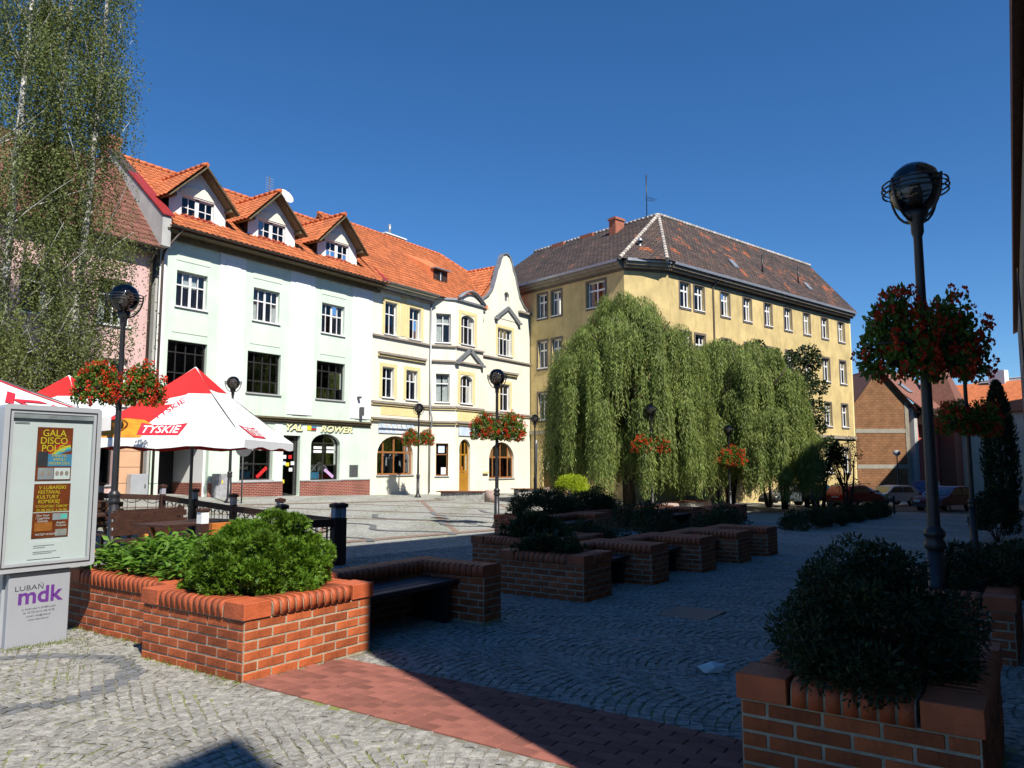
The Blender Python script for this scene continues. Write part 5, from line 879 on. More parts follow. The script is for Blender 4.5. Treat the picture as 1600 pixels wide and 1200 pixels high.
# near juniper: feathery sprays
def juniper(x, y, z, label, rx, ry, h, n_spray, seed, m='leaf_juniper'):
    rng = np.random.default_rng(seed); random.seed(seed); t = T('juniper_bush', label, 'bush', (x, y, z)); L = []
    for i in range(58):
        a = i * 2.39996; el = -.05 + 1.02 * ((i + .5) / 58); s_ = math.sqrt(max(0, 1 - el * el)); d = np.array([math.cos(a) * s_, math.sin(a) * s_, el]); q = rng.uniform(.68, .98); c = d * np.array([rx, ry, h]) * q + [0, 0, .07]; c[2] = max(c[2], .06); L.append(np.concatenate([c, [rng.uniform(.09, .165)], d]))
    L = np.array(L); j = rng.integers(0, len(L), n_spray); C = L[j]; dd = rng.normal(size=(n_spray, 3)) + C[:, 4:7] * .7 + np.array([0, 0, .35]); dd /= np.linalg.norm(dd, axis=1, keepdims=True)
    base = C[:, :3] + dd * C[:, 3:4] * rng.uniform(.55, 1.0, (n_spray, 1)) * np.array([1, 1, .8]); base[:, 2] = np.maximum(base[:, 2], .01); out = dd + rng.normal(size=(n_spray, 3)) * .38; out /= np.linalg.norm(out, axis=1, keepdims=True)
    s_ = np.cross(out, rng.normal(size=(n_spray, 3))); s_ /= np.linalg.norm(s_, axis=1, keepdims=True); P, D, N = [], [], []
    for k, (sg, f) in enumerate(((-1, 0), (1, .1), (-1, .35), (1, .45), (0, .5))): P.append(base + out * .035 * f); D.append(out * (.75 if sg else 1) + s_ * sg * .6 + rng.normal(size=(n_spray, 3)) * .1); N.append(np.cross(out, s_))
    P, D, N = np.concatenate(P), np.concatenate(D), np.concatenate(N); b = MB()
    for c in L[::3]: limb_tube(b, (random.uniform(-.08, .08), random.uniform(-.08, .08), -.05), c[:3], .02, .005, .1, 4, 5)
    b.build('stems', 'twig', t); leaf_obj('foliage', P, D, N, rng.uniform(.022, .04, len(P)), rng.uniform(.008, .013, len(P)), m, t); return t
zt_ = lambda x, y: zg(x, y) - .01 + ZT + .07
juniper(-13.22, -23.68, zt_(-13.87, -24.37), 'round bright green juniper growing out of the square brick planter', .60, .56, .55, 17000, 2)
# leafy shrubs behind the notice board
rng = np.random.default_rng(17); t = T('leafy_shrub', 'low bed of glossy green leafy shrubs beside the notice board', 'shrub', (-12.75, -22.05, zt_(-13.6, -23.0))); n = 3600
X_ = rng.uniform(-.78, .8, n); Y_ = rng.uniform(-.78, .85, n); hgt = .13 + .17 * np.exp(-((X_ + .1) ** 2 + (Y_ - .1) ** 2) * 1.4) + .05 * np.sin(X_ * 9) * np.cos(Y_ * 8) + .05 * np.sin(X_ * 17 + Y_ * 13); P = np.stack([X_, Y_, hgt * rng.uniform(.35, 1.08, n)], 1); D = rng.normal(size=(n, 3)); D[:, 2] = np.abs(D[:, 2]) * .35 - .12; N = np.stack([rng.normal(size=n) * .35, rng.normal(size=n) * .35, np.ones(n)], 1)
leaf_obj('foliage', P, D, N, rng.uniform(.085, .145, n), rng.uniform(.036, .056, n), 'leaf_shrub', t, .10); b = MB(); random.seed(4)
for i in range(40): x, y = random.uniform(-.7, .7), random.uniform(-.7, .7); limb_tube(b, (x, y, -.05), (x + random.uniform(-.1, .1), y + random.uniform(-.1, .1), .22), .006, .003, .1, 3, 5)
b.build('stems', 'twig', t)
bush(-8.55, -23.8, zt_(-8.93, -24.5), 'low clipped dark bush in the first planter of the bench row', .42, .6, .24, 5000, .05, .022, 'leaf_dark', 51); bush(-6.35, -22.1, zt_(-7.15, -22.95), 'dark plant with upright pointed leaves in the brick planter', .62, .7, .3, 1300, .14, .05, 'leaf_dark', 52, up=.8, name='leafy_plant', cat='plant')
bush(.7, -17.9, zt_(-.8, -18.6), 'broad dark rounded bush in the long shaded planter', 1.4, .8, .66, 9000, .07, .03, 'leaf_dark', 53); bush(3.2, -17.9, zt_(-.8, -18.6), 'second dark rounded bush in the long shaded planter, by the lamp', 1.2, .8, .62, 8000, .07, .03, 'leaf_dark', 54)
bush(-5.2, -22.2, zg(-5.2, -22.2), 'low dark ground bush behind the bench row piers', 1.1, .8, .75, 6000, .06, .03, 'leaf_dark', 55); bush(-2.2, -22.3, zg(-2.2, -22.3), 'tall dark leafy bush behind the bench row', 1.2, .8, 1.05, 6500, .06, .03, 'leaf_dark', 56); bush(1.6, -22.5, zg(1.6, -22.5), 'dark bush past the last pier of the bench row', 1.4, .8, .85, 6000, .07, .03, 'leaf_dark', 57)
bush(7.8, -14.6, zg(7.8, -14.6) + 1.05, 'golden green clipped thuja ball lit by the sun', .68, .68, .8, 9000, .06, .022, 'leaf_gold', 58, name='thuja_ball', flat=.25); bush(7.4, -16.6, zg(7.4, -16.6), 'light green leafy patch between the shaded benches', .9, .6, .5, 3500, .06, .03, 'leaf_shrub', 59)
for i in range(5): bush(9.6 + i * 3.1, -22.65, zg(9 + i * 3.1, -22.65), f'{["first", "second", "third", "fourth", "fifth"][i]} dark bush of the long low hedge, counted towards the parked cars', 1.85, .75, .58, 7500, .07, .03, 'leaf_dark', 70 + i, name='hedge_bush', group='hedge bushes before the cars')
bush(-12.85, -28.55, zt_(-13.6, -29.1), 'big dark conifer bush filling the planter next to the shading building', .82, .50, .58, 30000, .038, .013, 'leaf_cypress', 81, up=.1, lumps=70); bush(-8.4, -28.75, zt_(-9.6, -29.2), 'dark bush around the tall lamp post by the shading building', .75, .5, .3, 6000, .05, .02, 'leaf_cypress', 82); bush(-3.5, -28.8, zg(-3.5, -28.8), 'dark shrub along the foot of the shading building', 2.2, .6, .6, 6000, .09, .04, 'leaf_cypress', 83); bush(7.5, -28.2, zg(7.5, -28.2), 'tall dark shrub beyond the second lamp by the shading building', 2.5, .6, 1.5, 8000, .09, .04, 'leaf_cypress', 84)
# ------------------------------------------------------------ street lamps
def make_lamp(label, x, y, brackets=True):
    t = T('street_lamp', label, 'street lamp', (x, y, zg(x, y)), R(20), 'globe street lamps of the square')
    MB().lathe([(.0, -.1), (.17, -.1), (.17, .05), (.12, .12), (.085, .22), (.078, 1.0), (0, 1.0)], 16).build('base', 'iron', t)
    MB().lathe([(.09, 1.0), (.098, 1.02), (.098, 1.06), (.075, 1.1), (.098, 1.13), (.098, 1.17), (.06, 1.22)], 16).build('collar', 'iron', t)
    MB().lathe([(.058, 1.15), (.05, 2.6), (.042, 4.15), (.06, 4.2), (.06, 4.28), (.1, 4.36), (.115, 4.42), (0, 4.42)], 14).build('pole', 'iron', t)
    MB().lathe([(0.02, 4.41), (.12, 4.43), (.2, 4.5), (.24, 4.6), (.25, 4.66), (.243, 4.74), (.2, 4.84), (.12, 4.91), (0, 4.935)], 24).build('globe', 'smoke_glass', t); MB().lathe([(.0, 4.44), (.06, 4.44), (.07, 4.6), (.045, 4.72), (0, 4.74)], 12).build('bulb', 'goods_grey', t)
    c = MB()
    for z, r in ((4.62, .305), (4.67, .312), (4.72, .305)): c.ring((0, 0, z), r, .010, 28, 5)
    c.build('cage_ring', 'iron', t); a = MB()
    for k in range(4): q = k * math.pi / 2; a.tube([((.05 + .26 * math.sin(s * math.pi / 2)) * math.cos(q), (.05 + .26 * math.sin(s * math.pi / 2)) * math.sin(q), 4.32 + .42 * (1 - math.cos(s * math.pi / 2))) for s in [i / 7 for i in range(8)]], .014, 6)
    a.build('cradle_arm', 'iron', t)
    if brackets:
        for s in (-1, 1): MB().tube([(s * .05, 0, 3.32), (s * .2, 0, 3.34), (s * .32, 0, 3.28), (s * .4, 0, 3.1)], .013, 6).ring((s * .42, 0, 3.0), .24, .012, 20, 5).tube([(s * .05, 0, 3.0), (s * .18, 0, 3.0)], .012, 6).build('basket_bracket', 'iron', t)
    return t
def basket_proto(seed, n=1300, nf=58):
    rng = np.random.default_rng(seed); t = T('flower_basket', 'x', 'flower basket', (0, 0, 0), 0, 'hanging geranium baskets on the lamps')
    MB().lathe([(0, -.26), (.12, -.25), (.2, -.12), (.235, .02), (.225, .02), (0, .0)], 14).build('bowl', 'dark_brown', t)
    C = [(0, 0, .08, .26)] + [(.3 * math.cos(a), .3 * math.sin(a), -.02 + .12 * math.sin(a * 3), .2) for a in [k * .9 for k in range(7)]] + [(.36 * math.cos(a), .36 * math.sin(a), -.24, .13) for a in [k * 1.05 for k in range(6)]] + [(.12, .05, .30, .17), (-.1, -.08, .28, .16), (.2, -.15, .2, .16), (-.22, .12, .18, .16)]
    clump_crown('foliage', t, C, n, .07, .055, 'leaf_flower', rng, .08); P, D = [], []
    for k in range(nf):
        c = C[rng.integers(0, len(C))]; d = rng.normal(size=3); d /= np.linalg.norm(d); d[2] = d[2] * .8 + .1; p = np.array(c[:3]) + d * (c[3] + .05); q = rng.normal(size=(18, 3)); q /= np.linalg.norm(q, axis=1, keepdims=True); P.append(p + q * .026); D.append(q)
    P = np.concatenate(P); D = np.concatenate(D); leaf_obj('blossoms', P, D, rng.normal(size=P.shape), .042, .038, 'petal_red', t); return t
LAMPS = [(-10.35, -15.85, 'globe street lamp with flower baskets between the Tyskie parasols', 2), (1.8, -15.4, 'globe street lamp with flower baskets standing out on the paved square', 2), (14.2, -14.95, 'globe street lamp with flower baskets in front of the large willow', 2), (20.2, -16.4, 'globe street lamp with flower baskets by the lower willow', 2), (12.9, -2.3, 'globe street lamp with flower baskets beside the cream house downpipe', 2),
         (.85, -3.3, 'globe street lamp without flowers before the mint house shop', 0), (20.6, -4.6, 'globe street lamp without flowers by the curved gable corner', 0), (-8.9, -28.45, 'dark globe street lamp with flower baskets rising from the planter by the shading building', 2), (3.7, -27.9, 'dark globe street lamp with flower baskets farther along the shading building', 2)]
protos_b = [basket_proto(91, 2100, 120), basket_proto(92, 2100, 130)]; used = [False, False]
LN = ['between the parasols', 'out on the paved square', 'before the large willow', 'by the lower willow', 'before the cream house', '', '', 'in the planter by the dark building', 'farther along the dark building']
lamp0 = None
for i, (x, y, lab, nb2) in enumerate(LAMPS):
    o = make_lamp(lab, x, y, nb2 > 0); rz_ = R(-34) if i not in (0,) else R(-30); o.rotation_euler = (0, 0, rz_); o.location.z -= .09 if i == 7 else 0
    if i == 3: o.scale = (.88, .88, .88)
    for k in range(nb2):
        s = -1 if k == 0 else 1; p = o.matrix_basis @ Vector((s * (.36 if i in (0, 7) else .42), 0, 3.08)); lab2 = f'red geranium basket of the lamp {LN[i]}, ' + ('birch side' if s < 0 else 'parked car side')
        if not used[k]: bo_ = protos_b[k]; used[k] = True; bo_.location = p; bo_.rotation_euler = (0, 0, random.uniform(0, 6)); bo_['label'] = lab2; cur = bo_
        else: cur = copy_tree(protos_b[k], None, p, random.uniform(0, 6), lab2)
        q_ = random.uniform(.88, 1.1); cur.scale = (.75, .75, 1.08) if i == 7 else (.8, .8, .92) if i == 0 else (q_, q_, q_ * random.uniform(.9, 1.2))
ls = T('small_street_lamp', 'slender distant street lamp before the brown block gable', 'street lamp', (59, -18.4, zg(59, -18.4))); MB().lathe([(.1, -.1), (.06, 1), (.045, 4.0), (0, 4.0)], 10).build('pole', 'iron', ls); MB().lathe([(0, 3.95), (.28, 4.15), (.32, 4.3), (.2, 4.5), (0, 4.55)], 14).build('head', 'goods_grey', ls)
# ------------------------------------------------------------ Tyskie parasols
def parasol(x, y, rz_, label, half=1.65, ztop=3.75, zedge=2.12, prints=True, style=0):
    t = T('beer_parasol', label, 'parasol', (x, y, zg(x, y)), rz_, 'beer garden parasols'); MB().lathe([(0, 0), (.035, 0), (.032, ztop - .05), (0, ztop)], 10).build('pole', 'iron_grey', t); MB().box(-.3, .3, -.3, .3, -.06, .07).build('foot', 'concrete', t)
    def P3(side, u, v, off=0):          # u in -1..1 along the edge, v 0 at the tip to 1 at the edge
        a = u * half * v; r = half * v; sag = -.10 * math.sin(math.pi * v) * (1 - .3 * abs(u)); z = ztop + (zedge - ztop) * v + sag; n_ = Vector((0, -(ztop - zedge), half)).normalized(); p = Vector((a, -r, z)) + Vector((0, n_.y, n_.z)) * off
        return Matrix.Rotation(side * math.pi / 2, 4, 'Z') @ p
    for side in range(4):               # 0 south, 1 east, 2 north, 3 west
        b = MB(); b.keep = True; n, mm = 12, 10; b.add([P3(side, -1 + 2 * i / n, j / mm) for j in range(mm + 1) for i in range(n + 1)], [(j * (n + 1) + i, (j + 1) * (n + 1) + i, (j + 1) * (n + 1) + i + 1, j * (n + 1) + i + 1) for j in range(mm) for i in range(n)], True)
        pn = b.build('canopy_panel', 'canvas_white' if side in (0, 3) or style == 1 else 'canvas_red', t)
        v_ = MB(); v_.keep = True; v_.add([P3(side, -1 + 2 * i / n, 1) for i in range(n + 1)] + [P3(side, -1 + 2 * i / n, 1) + Vector((0, 0, -.16 - .03 * math.sin(i * 1.3))) for i in range(n + 1)], [(i, n + 1 + i, n + 2 + i, i + 1) for i in range(n)], True); v_.build('valance', 'canvas_white' if side in (0, 3) or style == 1 else 'canvas_red', t)
        if not prints or side not in (0, 3): continue
        F = lambda X_, Y_, s=side: P3(s, X_ / max(.05, Y_), Y_, .008)     # flat panel coordinates: X_ -1..1, Y_ 0..1 down the slope
        def patch(nm, pts, m):          # polygon tessellated finely enough to follow the cloth
            tri = tessellate_polygon([[Vector((p[0], p[1], 0)) for p in pts]]); bm = bmesh.new(); vs = [bm.verts.new((p[0], p[1], 0)) for p in pts]
            for tr_ in tri: bm.faces.new([vs[i] for i in tr_])
            bmesh.ops.subdivide_edges(bm, edges=bm.edges[:], cuts=3, use_grid_fill=True); bmesh.ops.triangulate(bm, faces=bm.faces[:]); v2 = [(v.co.x, v.co.y) for v in bm.verts]; bm.verts.index_update(); f = [tuple(v.index for v in fc.verts) for fc in bm.faces]; bm.free(); return v2, f, nm, m
        def put(pk, dz=0.): v2, f, nm, m = pk; decal(nm, v2, f, lambda a, c: P3(side, a / max(.05, c), c, .008 + dz), m, pn)
        if style == 0:
            tip = [(-.18, .18), (.18, .18), (.30, .30), (-.30, .30)] if side == 0 else [(-.02, .02), (.02, .02), (.36, .36), (.06, .34), (-.04, .46), (-.34, .98), (-.98, .98)]
            put(patch('red_print', tip, 'canvas_red'))
            if side == 0: put(patch('red_print', [(-.02, .03), (.02, .03), (.18, .18), (-.18, .18)], 'canvas_red'))
            if side == 3:
                put(patch('glass_print', [(-.80, .98), (-.80, .84), (-.66, .74), (-.5, .70), (-.28, .72), (-.16, .78), (-.2, .98)], 'amber'), .004); put(patch('foam_print', [(-.16, .42), (.05, .36), (.2, .4), (.2, .46), (0, .48), (-.15, .5)], 'print_grey'), .004); put(patch('red_print', [(-.93, .94), (-.80, .82), (-.66, .72), (-.72, .84), (-.80, .97)], 'maroon'), .006)
                v2, f = text_geo('TYSKIE', .115, 0, .006, 1.0); ca, sa = math.cos(R(48)), math.sin(R(48)); decal('brand_print', v2, f, lambda a, c: P3(3, (-.06 + a * ca - c * sa) / (.56 - (a * sa + c * ca)), .56 - (a * sa + c * ca), .014), 'logo_red', pn)
            for q_ in ((.15, .62), (.42, .66)): put(patch('crest_print', [(q_[0], q_[1] - .16), (q_[0] + .08, q_[1] - .15), (q_[0] + .1, q_[1]), (q_[0] + .22, q_[1] + .1), (q_[0] + .16, q_[1] + .16), (q_[0] + .02, q_[1] + .02)], 'print_grey'))
            cx, cy = (-.02, .86) if side == 3 else (-.35, .88)
            for gr_, m, dz in ((.0, 'logo_red', .005), (.0, None, 0)):
                if m: put(patch('label_print', [(cx - .27, cy - .10), (cx - .14, cy - .075), (cx + .14, cy - .075), (cx + .27, cy - .10), (cx + .24, cy + .085), (cx - .24, cy + .085)], m), dz)
            v2, f = text_geo('TYSKIE', .155, 0, .012, .92); decal('label_lettering', v2, f, lambda a, c: P3(side, (cx + a) / (cy + .005 - c), cy + .005 - c, .018), 'paper', pn)
        else:
            v2, f = text_geo('TYSKIE', .5, .0, .012, .9); ca, sa = math.cos(R(42)), math.sin(R(42)); decal('brand_print', v2, f, lambda a, c: P3(side, max(-1, min(1, (.22 + a * ca - c * sa * .8) / max(.1, .66 + (a * sa + c * ca * .8)))), min(1, max(.1, .66 + (a * sa + c * ca * .8))), .012), 'logo_red', pn)
            put(patch('stripe_print', [(.30, .34), (.33, .34), (.86, .92), (.82, .92)], 'logo_red'))
    rb = MB()
    for k in range(4): a = math.pi / 4 + k * math.pi / 2; rb.bar((0, 0, ztop - .1), (half * math.sqrt(2) * math.cos(a) * .99, half * math.sqrt(2) * math.sin(a) * .99, zedge - .03), .025, .03)
    rb.build('rib', 'iron_grey', t); return t
parasol(-7.75, -14.1, R(35), 'red and white Tyskie parasol with beer glass print over the fenced terrace', 1.72, 3.85, 2.2); parasol(-14.3, -18.2, R(18), 'white Tyskie parasol with slanted red lettering behind the notice board', 1.62, 3.15, 2.22, True, 1); parasol(-8.2, -9.4, R(30), 'red and white parasol farther back under the birches', 1.6, 3.75, 2.3)
# ------------------------------------------------------------ notice board
nbd = T('notice_board', 'grey notice board with posters on a panel foot lettered mdk', 'notice board', (-14.2, -21.85, zg(-14.2, -21.85))); zb = nbd.location.z; bx0, bx1, bz0, bz1 = -.40, .45, .60 - zb, 2.08 - zb
fr = MB()
def rrect(x0, x1, z0, z1, r, n=5): return [(cx + r * math.cos(a), cz + r * math.sin(a)) for cx, cz, a0 in ((x1 - r, z1 - r, 0), (x0 + r, z1 - r, 90), (x0 + r, z0 + r, 180), (x1 - r, z0 + r, 270)) for a in [R(a0 + 90 * i / n) for i in range(n + 1)]]
o_ = rrect(bx0, bx1, bz0, bz1, .04); i2 = rrect(bx0 + .075, bx1 - .075, bz0 + .075, bz1 - .075, .012); n = len(o_); fr.add([(p[0], -.06, p[1]) for p in o_] + [(p[0], .08, p[1]) for p in o_] + [(p[0], -.06, p[1]) for p in i2] + [(p[0], -.02, p[1]) for p in i2], [f for k in range(n) for f in ((k, (k + 1) % n, 2 * n + (k + 1) % n, 2 * n + k), (k, n + k, n + (k + 1) % n, (k + 1) % n), (2 * n + k, 2 * n + (k + 1) % n, 3 * n + (k + 1) % n, 3 * n + k))] + [tuple(range(n, 2 * n))]); fr.build('frame', 'alu', nbd)
f2 = MB(); e = .045; f2.box(bx0 + e, bx1 - e, -.068, -.0605, bz0 + e, bz0 + e + .006); f2.box(bx0 + e, bx1 - e, -.068, -.0605, bz1 - e - .006, bz1 - e); f2.box(bx0 + e, bx0 + e + .006, -.068, -.0605, bz0 + e, bz1 - e); f2.box(bx1 - e - .006, bx1 - e, -.068, -.0605, bz0 + e, bz1 - e); f2.build('door_gasket', 'iron', nbd)
MB().box(bx0 + .06, bx1 - .06, -.03, -.02, bz0 + .06, bz1 - .06).build('back_panel', 'paper', nbd); MB().box(bx0 + .076, bx1 - .076, -.055, -.031, bz1 - .12, bz1 - .076).build('light_strip', 'goods_grey', nbd); MB().box(bx0 + .1, bx0 + .22, -.034, -.031, bz1 - .17, bz1 - .155).build('maker_plate', 'goods_grey', nbd)
MB().add([(bx0 + .07, -.057, bz0 + .07), (bx1 - .07, -.057, bz0 + .07), (bx1 - .07, -.057, bz1 - .07), (bx0 + .07, -.057, bz1 - .07)], [(0, 1, 2, 3)]).build('front_glass', 'glass', nbd)
ft = MB(); ft.box(-.26, .26, -.02, .05, -.2, bz0 - .01); ft.build('foot_panel', 'panel_grey', nbd, .006); MB().box(-.28, -.2, .06, .12, -.2, bz0).build('post', 'alu', nbd); MB().box(.2, .28, .06, .12, -.2, bz0).build('post', 'alu', nbd)
def print_text(s, x, z, size, m, sx=1., shear=0., bold=0., y=-.022, par=nbd, nm='lettering'): v2, f = text_geo(s, size, shear, bold, sx); return decal(nm, v2, f, lambda a, c: (x + a, y, z + c), m, par)
fz = .60 - zb
print_text('LUBAŃ', -.09, fz - .15, .062, 'ink', 1.25); print_text('mdk', .0, fz - .225, .20, 'purple', 1.05, 0, .024)
for k, (s, sz) in enumerate((('ul. Kościuszki 4, 59-800 Lubań', .022), ('tel. 75 722 24 57, 646 40 28', .022), ('e-mail: mdk@luban.pl', .022), ('www.mdk.luban.pl', .022))): print_text(s, 0, fz - .335 - k * .032, sz, 'ink', 1.05)
def poster(x0, x1, z0, z1, m, nm): return MB().box(x0, x1, -.036, -.032, z0, z1).build(nm, m, nbd)
Yp = -.0375; LX = lambda wx: wx + 14.2; LZ = lambda wz: wz - zb
px0, px1, pz0, pz1 = LX(-14.31), LX(-14.0), LZ(1.40), LZ(1.885); A_ = poster(px0, px1, pz0, pz1, 'poster_brown', 'poster'); pc = (px0 + px1) / 2; pw = px1 - px0; phh = pz1 - pz0
for k, s in enumerate(('GALA', 'DISCO', 'POLO')): print_text(s, pc - .01, pz1 - .055 - k * .07, .088, 'yellow', .92, 0, .004, Yp - .002, A_)
for k, m in enumerate(('canvas_red', 'wood_orange', 'yellow', 'mint_goods', 'cloth_blue')):      # rainbow arc
    r0, r1 = .30 - k * .018, .30 - (k + 1) * .018; vs = [(px1 + .02 - r * math.cos(t_), pz1 - .42 + r * math.sin(t_)) for r in (r0, r1) for t_ in [R(20 + 62 * i / 10) for i in range(11)]]; vs = [(min(max(a, px0), px1 - .002), c) for a, c in vs]; decal('rainbow', vs, [(i, i + 1, 12 + i, 11 + i) for i in range(10)], lambda a, c, k=k: (a, Yp, c), m, A_)
MB().box(px0 + .01, px0 + .1, Yp - .001, Yp, pz0 + .13, pz0 + .26).build('photo', 'cloth_dark', A_); MB().box(px0 + .1, px1, Yp - .0005, Yp, pz0 + .13, pz0 + .24).build('photo_ground', 'cloth_blue', A_)
for k, s in enumerate(('FANATIC', 'IMPULS', 'MISTER DEX')): print_text(s, px0 + .2, pz0 + .225 - k * .035, .034, 'yellow', 1, 0, .001, Yp - .003, A_)
MB().box(px0 + .02, px0 + .155, Yp - .001, Yp, pz0 + .01, pz0 + .115).build('photo', 'goods_grey', A_); MB().box(px0 + .16, px1 - .01, Yp - .001, Yp, pz0 + .01, pz0 + .115).build('photo', 'paper', A_)
for k, x in enumerate((.06, .115, .185, .225, .27)): MB().lathe([(0, 0), (.013, .004), (.017, .02), (.012, .036), (0, .042)], 8, (px0 + x, 0, 0)).mesh; b = MB(); b.add([(px0 + x + .016 * math.cos(a), Yp - .003, pz0 + .065 + .022 * math.sin(a)) for a in [i * math.pi / 6 for i in range(12)]], [tuple(range(12))]); b.build('portrait', 'stone_pink', A_)
qx0, qx1, qz0, qz1 = LX(-14.31), LX(-13.995), LZ(.885), LZ(1.37); B_ = poster(qx0, qx1, qz0, qz1, 'poster_brown', 'poster'); qc = (qx0 + qx1) / 2
for k, s in enumerate(('V LUBAŃSKI', 'FESTIWAL', 'KULTURY', 'ROMSKIEJ')): print_text(s, qx0 + .025 + .03 * len(s) * .5 * .86, qz1 - .035 - k * .042, .046, 'yellow', .95, .15, .002, Yp - .002, B_)
print_text('"CYGAŃSKI TABOR"', qc, qz1 - .205, .032, 'yellow', 1, .2, .001, Yp - .002, B_); print_text('25.08.2012, g.16.00', qc, qz1 - .24, .034, 'yellow', 1, 0, .001, Yp - .002, B_); MB().box(qx0, qx1, Yp - .001, Yp, qz0 + .225, qz0 + .231).build('rule', 'paper', B_)
for a, c, q, t_, m in ((.17, .3, .155, .215, 'goods_grey'), (.02, .17, .06, .14, 'wood_orange'), (.2, .3, .01, .07, 'stone'), (.24, .3, .165, .205, 'mint_goods')): MB().box(qx0 + a, qx0 + c, Yp - .0015 - a * .001, Yp, qz0 + q, qz0 + t_).build('photo', m, B_)
for k, (s, x, z) in enumerate((('Don Vasyl', .085, .20), ('i Cygańskie', .085, .175), ('Gwiazdy', .085, .15), ('Bogdan', .245, .13), ('Trojanek', .245, .105), ('WSTĘP WOLNY', .12, .03))): print_text(s, qx0 + x, qz0 + z, .026, 'paper', 1, .1, .001, Yp - .002, B_)
N_ = poster(LX(-14.33), LX(-14.05), LZ(.70), LZ(.85), 'paper', 'notice'); pb2 = MB()
for k, (z, w_) in enumerate(((.115, .18), (.098, .1), (.06, .2), (.045, .16))): pb2.box(LX(-14.29), LX(-14.29) + w_, Yp - .001, Yp, LZ(.70) + z, LZ(.70) + z + .005)
pb2.build('print_lines', 'goods_grey', N_)
# ------------------------------------------------------------ terrace fence, gate, tables
def fence(pts, label, lit=()):
    x, y = pts[0]; t = T('terrace_fence', label, 'fence', (x, y, zg(x, y)), 0, 'dark wooden fences of the terrace'); z0 = t.location.z; L_ = [(a - x, c - y, zg(a, c) - z0) for a, c in pts]
    for a, c, z in L_:
        MB().box(a - .065, a + .065, c - .065, c + .065, z - .1, z + .82).build('post', 'wood_dark', t, .008); MB().box(a - .058, a + .058, c - .058, c + .058, z + .822, z + 1.0).build('post_light', 'post_grey', t, .01); MB().add([(a + p * .075, c + q * .075, z + 1.0) for p, q in ((-1, -1), (1, -1), (1, 1), (-1, 1))] + [(a + p * .078, c + q * .078, z + 1.06) for p, q in ((-1, -1), (1, -1), (1, 1), (-1, 1))] + [(a, c, z + 1.09)], [(0, 1, 5, 4), (1, 2, 6, 5), (2, 3, 7, 6), (3, 0, 4, 7), (4, 5, 8), (5, 6, 8), (6, 7, 8), (7, 4, 8), (3, 2, 1, 0)]).build('post_cap', 'wood_dark', t)
    for p, q in zip(L_, L_[1:]):
        p, q = Vector(p), Vector(q); MB().bar(p + Vector((0, 0, .74)), q + Vector((0, 0, .74)), .06, .13).build('top_rail', 'wood_dark', t); MB().bar(p + Vector((0, 0, .12)), q + Vector((0, 0, .12)), .05, .09).build('bottom_rail', 'wood_dark', t); b = MB(); L = (q - p).length; n = max(2, int(L / .42))
        for k in range(n):
            a = p + (q - p) * (k + .04) / n; c = p + (q - p) * (k + .96) / n; b.tube([a + (c - a) * s + Vector((0, 0, .68 - .09 * math.sin(math.pi * s))) for s in [i / 8 for i in range(9)]], .011, 5); m_ = (a + c) / 2
            for s in (.28, .72): u = a + (c - a) * s; b.tube([u + Vector((0, 0, .68)), u + Vector((0, 0, .16))], .009, 5)
        b.build('iron_bars', 'iron', t)
    return t
fence([(-8.1, -19.2), (-7.35, -16.6), (-6.8, -14.3), (-6.4, -12.2), (-6.1, -10.3), (-7.2, -9.3), (-8.6, -8.9)], 'dark wooden terrace fence with grey-topped posts facing the open square'); fence([(-8.25, -19.2), (-9.35, -19.15)], 'short dark terrace fence bay with two posts behind the juniper')
pg = T('gate_post', 'terrace gate post with top coloured sunlit white', 'post', (-10.75, -19.1, zg(-10.75, -19.1))); MB().box(-.065, .065, -.065, .065, -.1, .82).build('post', 'wood_dark', pg); MB().box(-.06, .06, -.06, .06, .822, .99).build('post_light', 'paper', pg); MB().box(-.078, .078, -.078, .078, .99, 1.045).build('post_cap', 'wood_dark', pg, .015)  # top whiter than the fence's grey ones: sunlight put into the colour
gt = T('terrace_gate', 'orange varnished wooden terrace gate behind the juniper', 'gate', (-10.6, -19.1, zg(-10.6, -19.1))); MB().box(-.02, .08, -.05, .04, .02, .82).build('stile', 'wood_orange', gt); MB().box(.95, 1.05, -.05, .04, .02, .82).build('stile', 'wood_orange', gt); MB().box(.08, .95, -.045, .035, .7, .82).build('rail', 'wood_orange', gt); MB().box(.08, .95, -.045, .035, .05, .16).build('rail', 'wood_orange', gt); MB().box(.0, .16, -.07, -.05, .4, .5).build('hinge', 'iron', gt)
for i in range(6): MB().box(.13 + i * .135, .22 + i * .135, -.02, .01, .16, .7).build('slat', 'wood_orange', gt)
def table(x, y, rz_, label):
    t = T('garden_table', label, 'table', (x, y, zg(x, y)), rz_, 'wooden garden tables on the terrace')
    for i in range(6): MB().box(-.75, .75, -.4 + i * .135, -.275 + i * .135, .72, .755).build('top_plank', 'wood_dark', t)
    for s in (-1, 1):
        MB().bar((s * .55, -.3, 0), (s * .55, .25, .72), .07, .05).build('leg', 'wood_orange', t); MB().bar((s * .55, .3, 0), (s * .55, -.25, .72), .07, .05).build('leg', 'wood_orange', t)
    return t
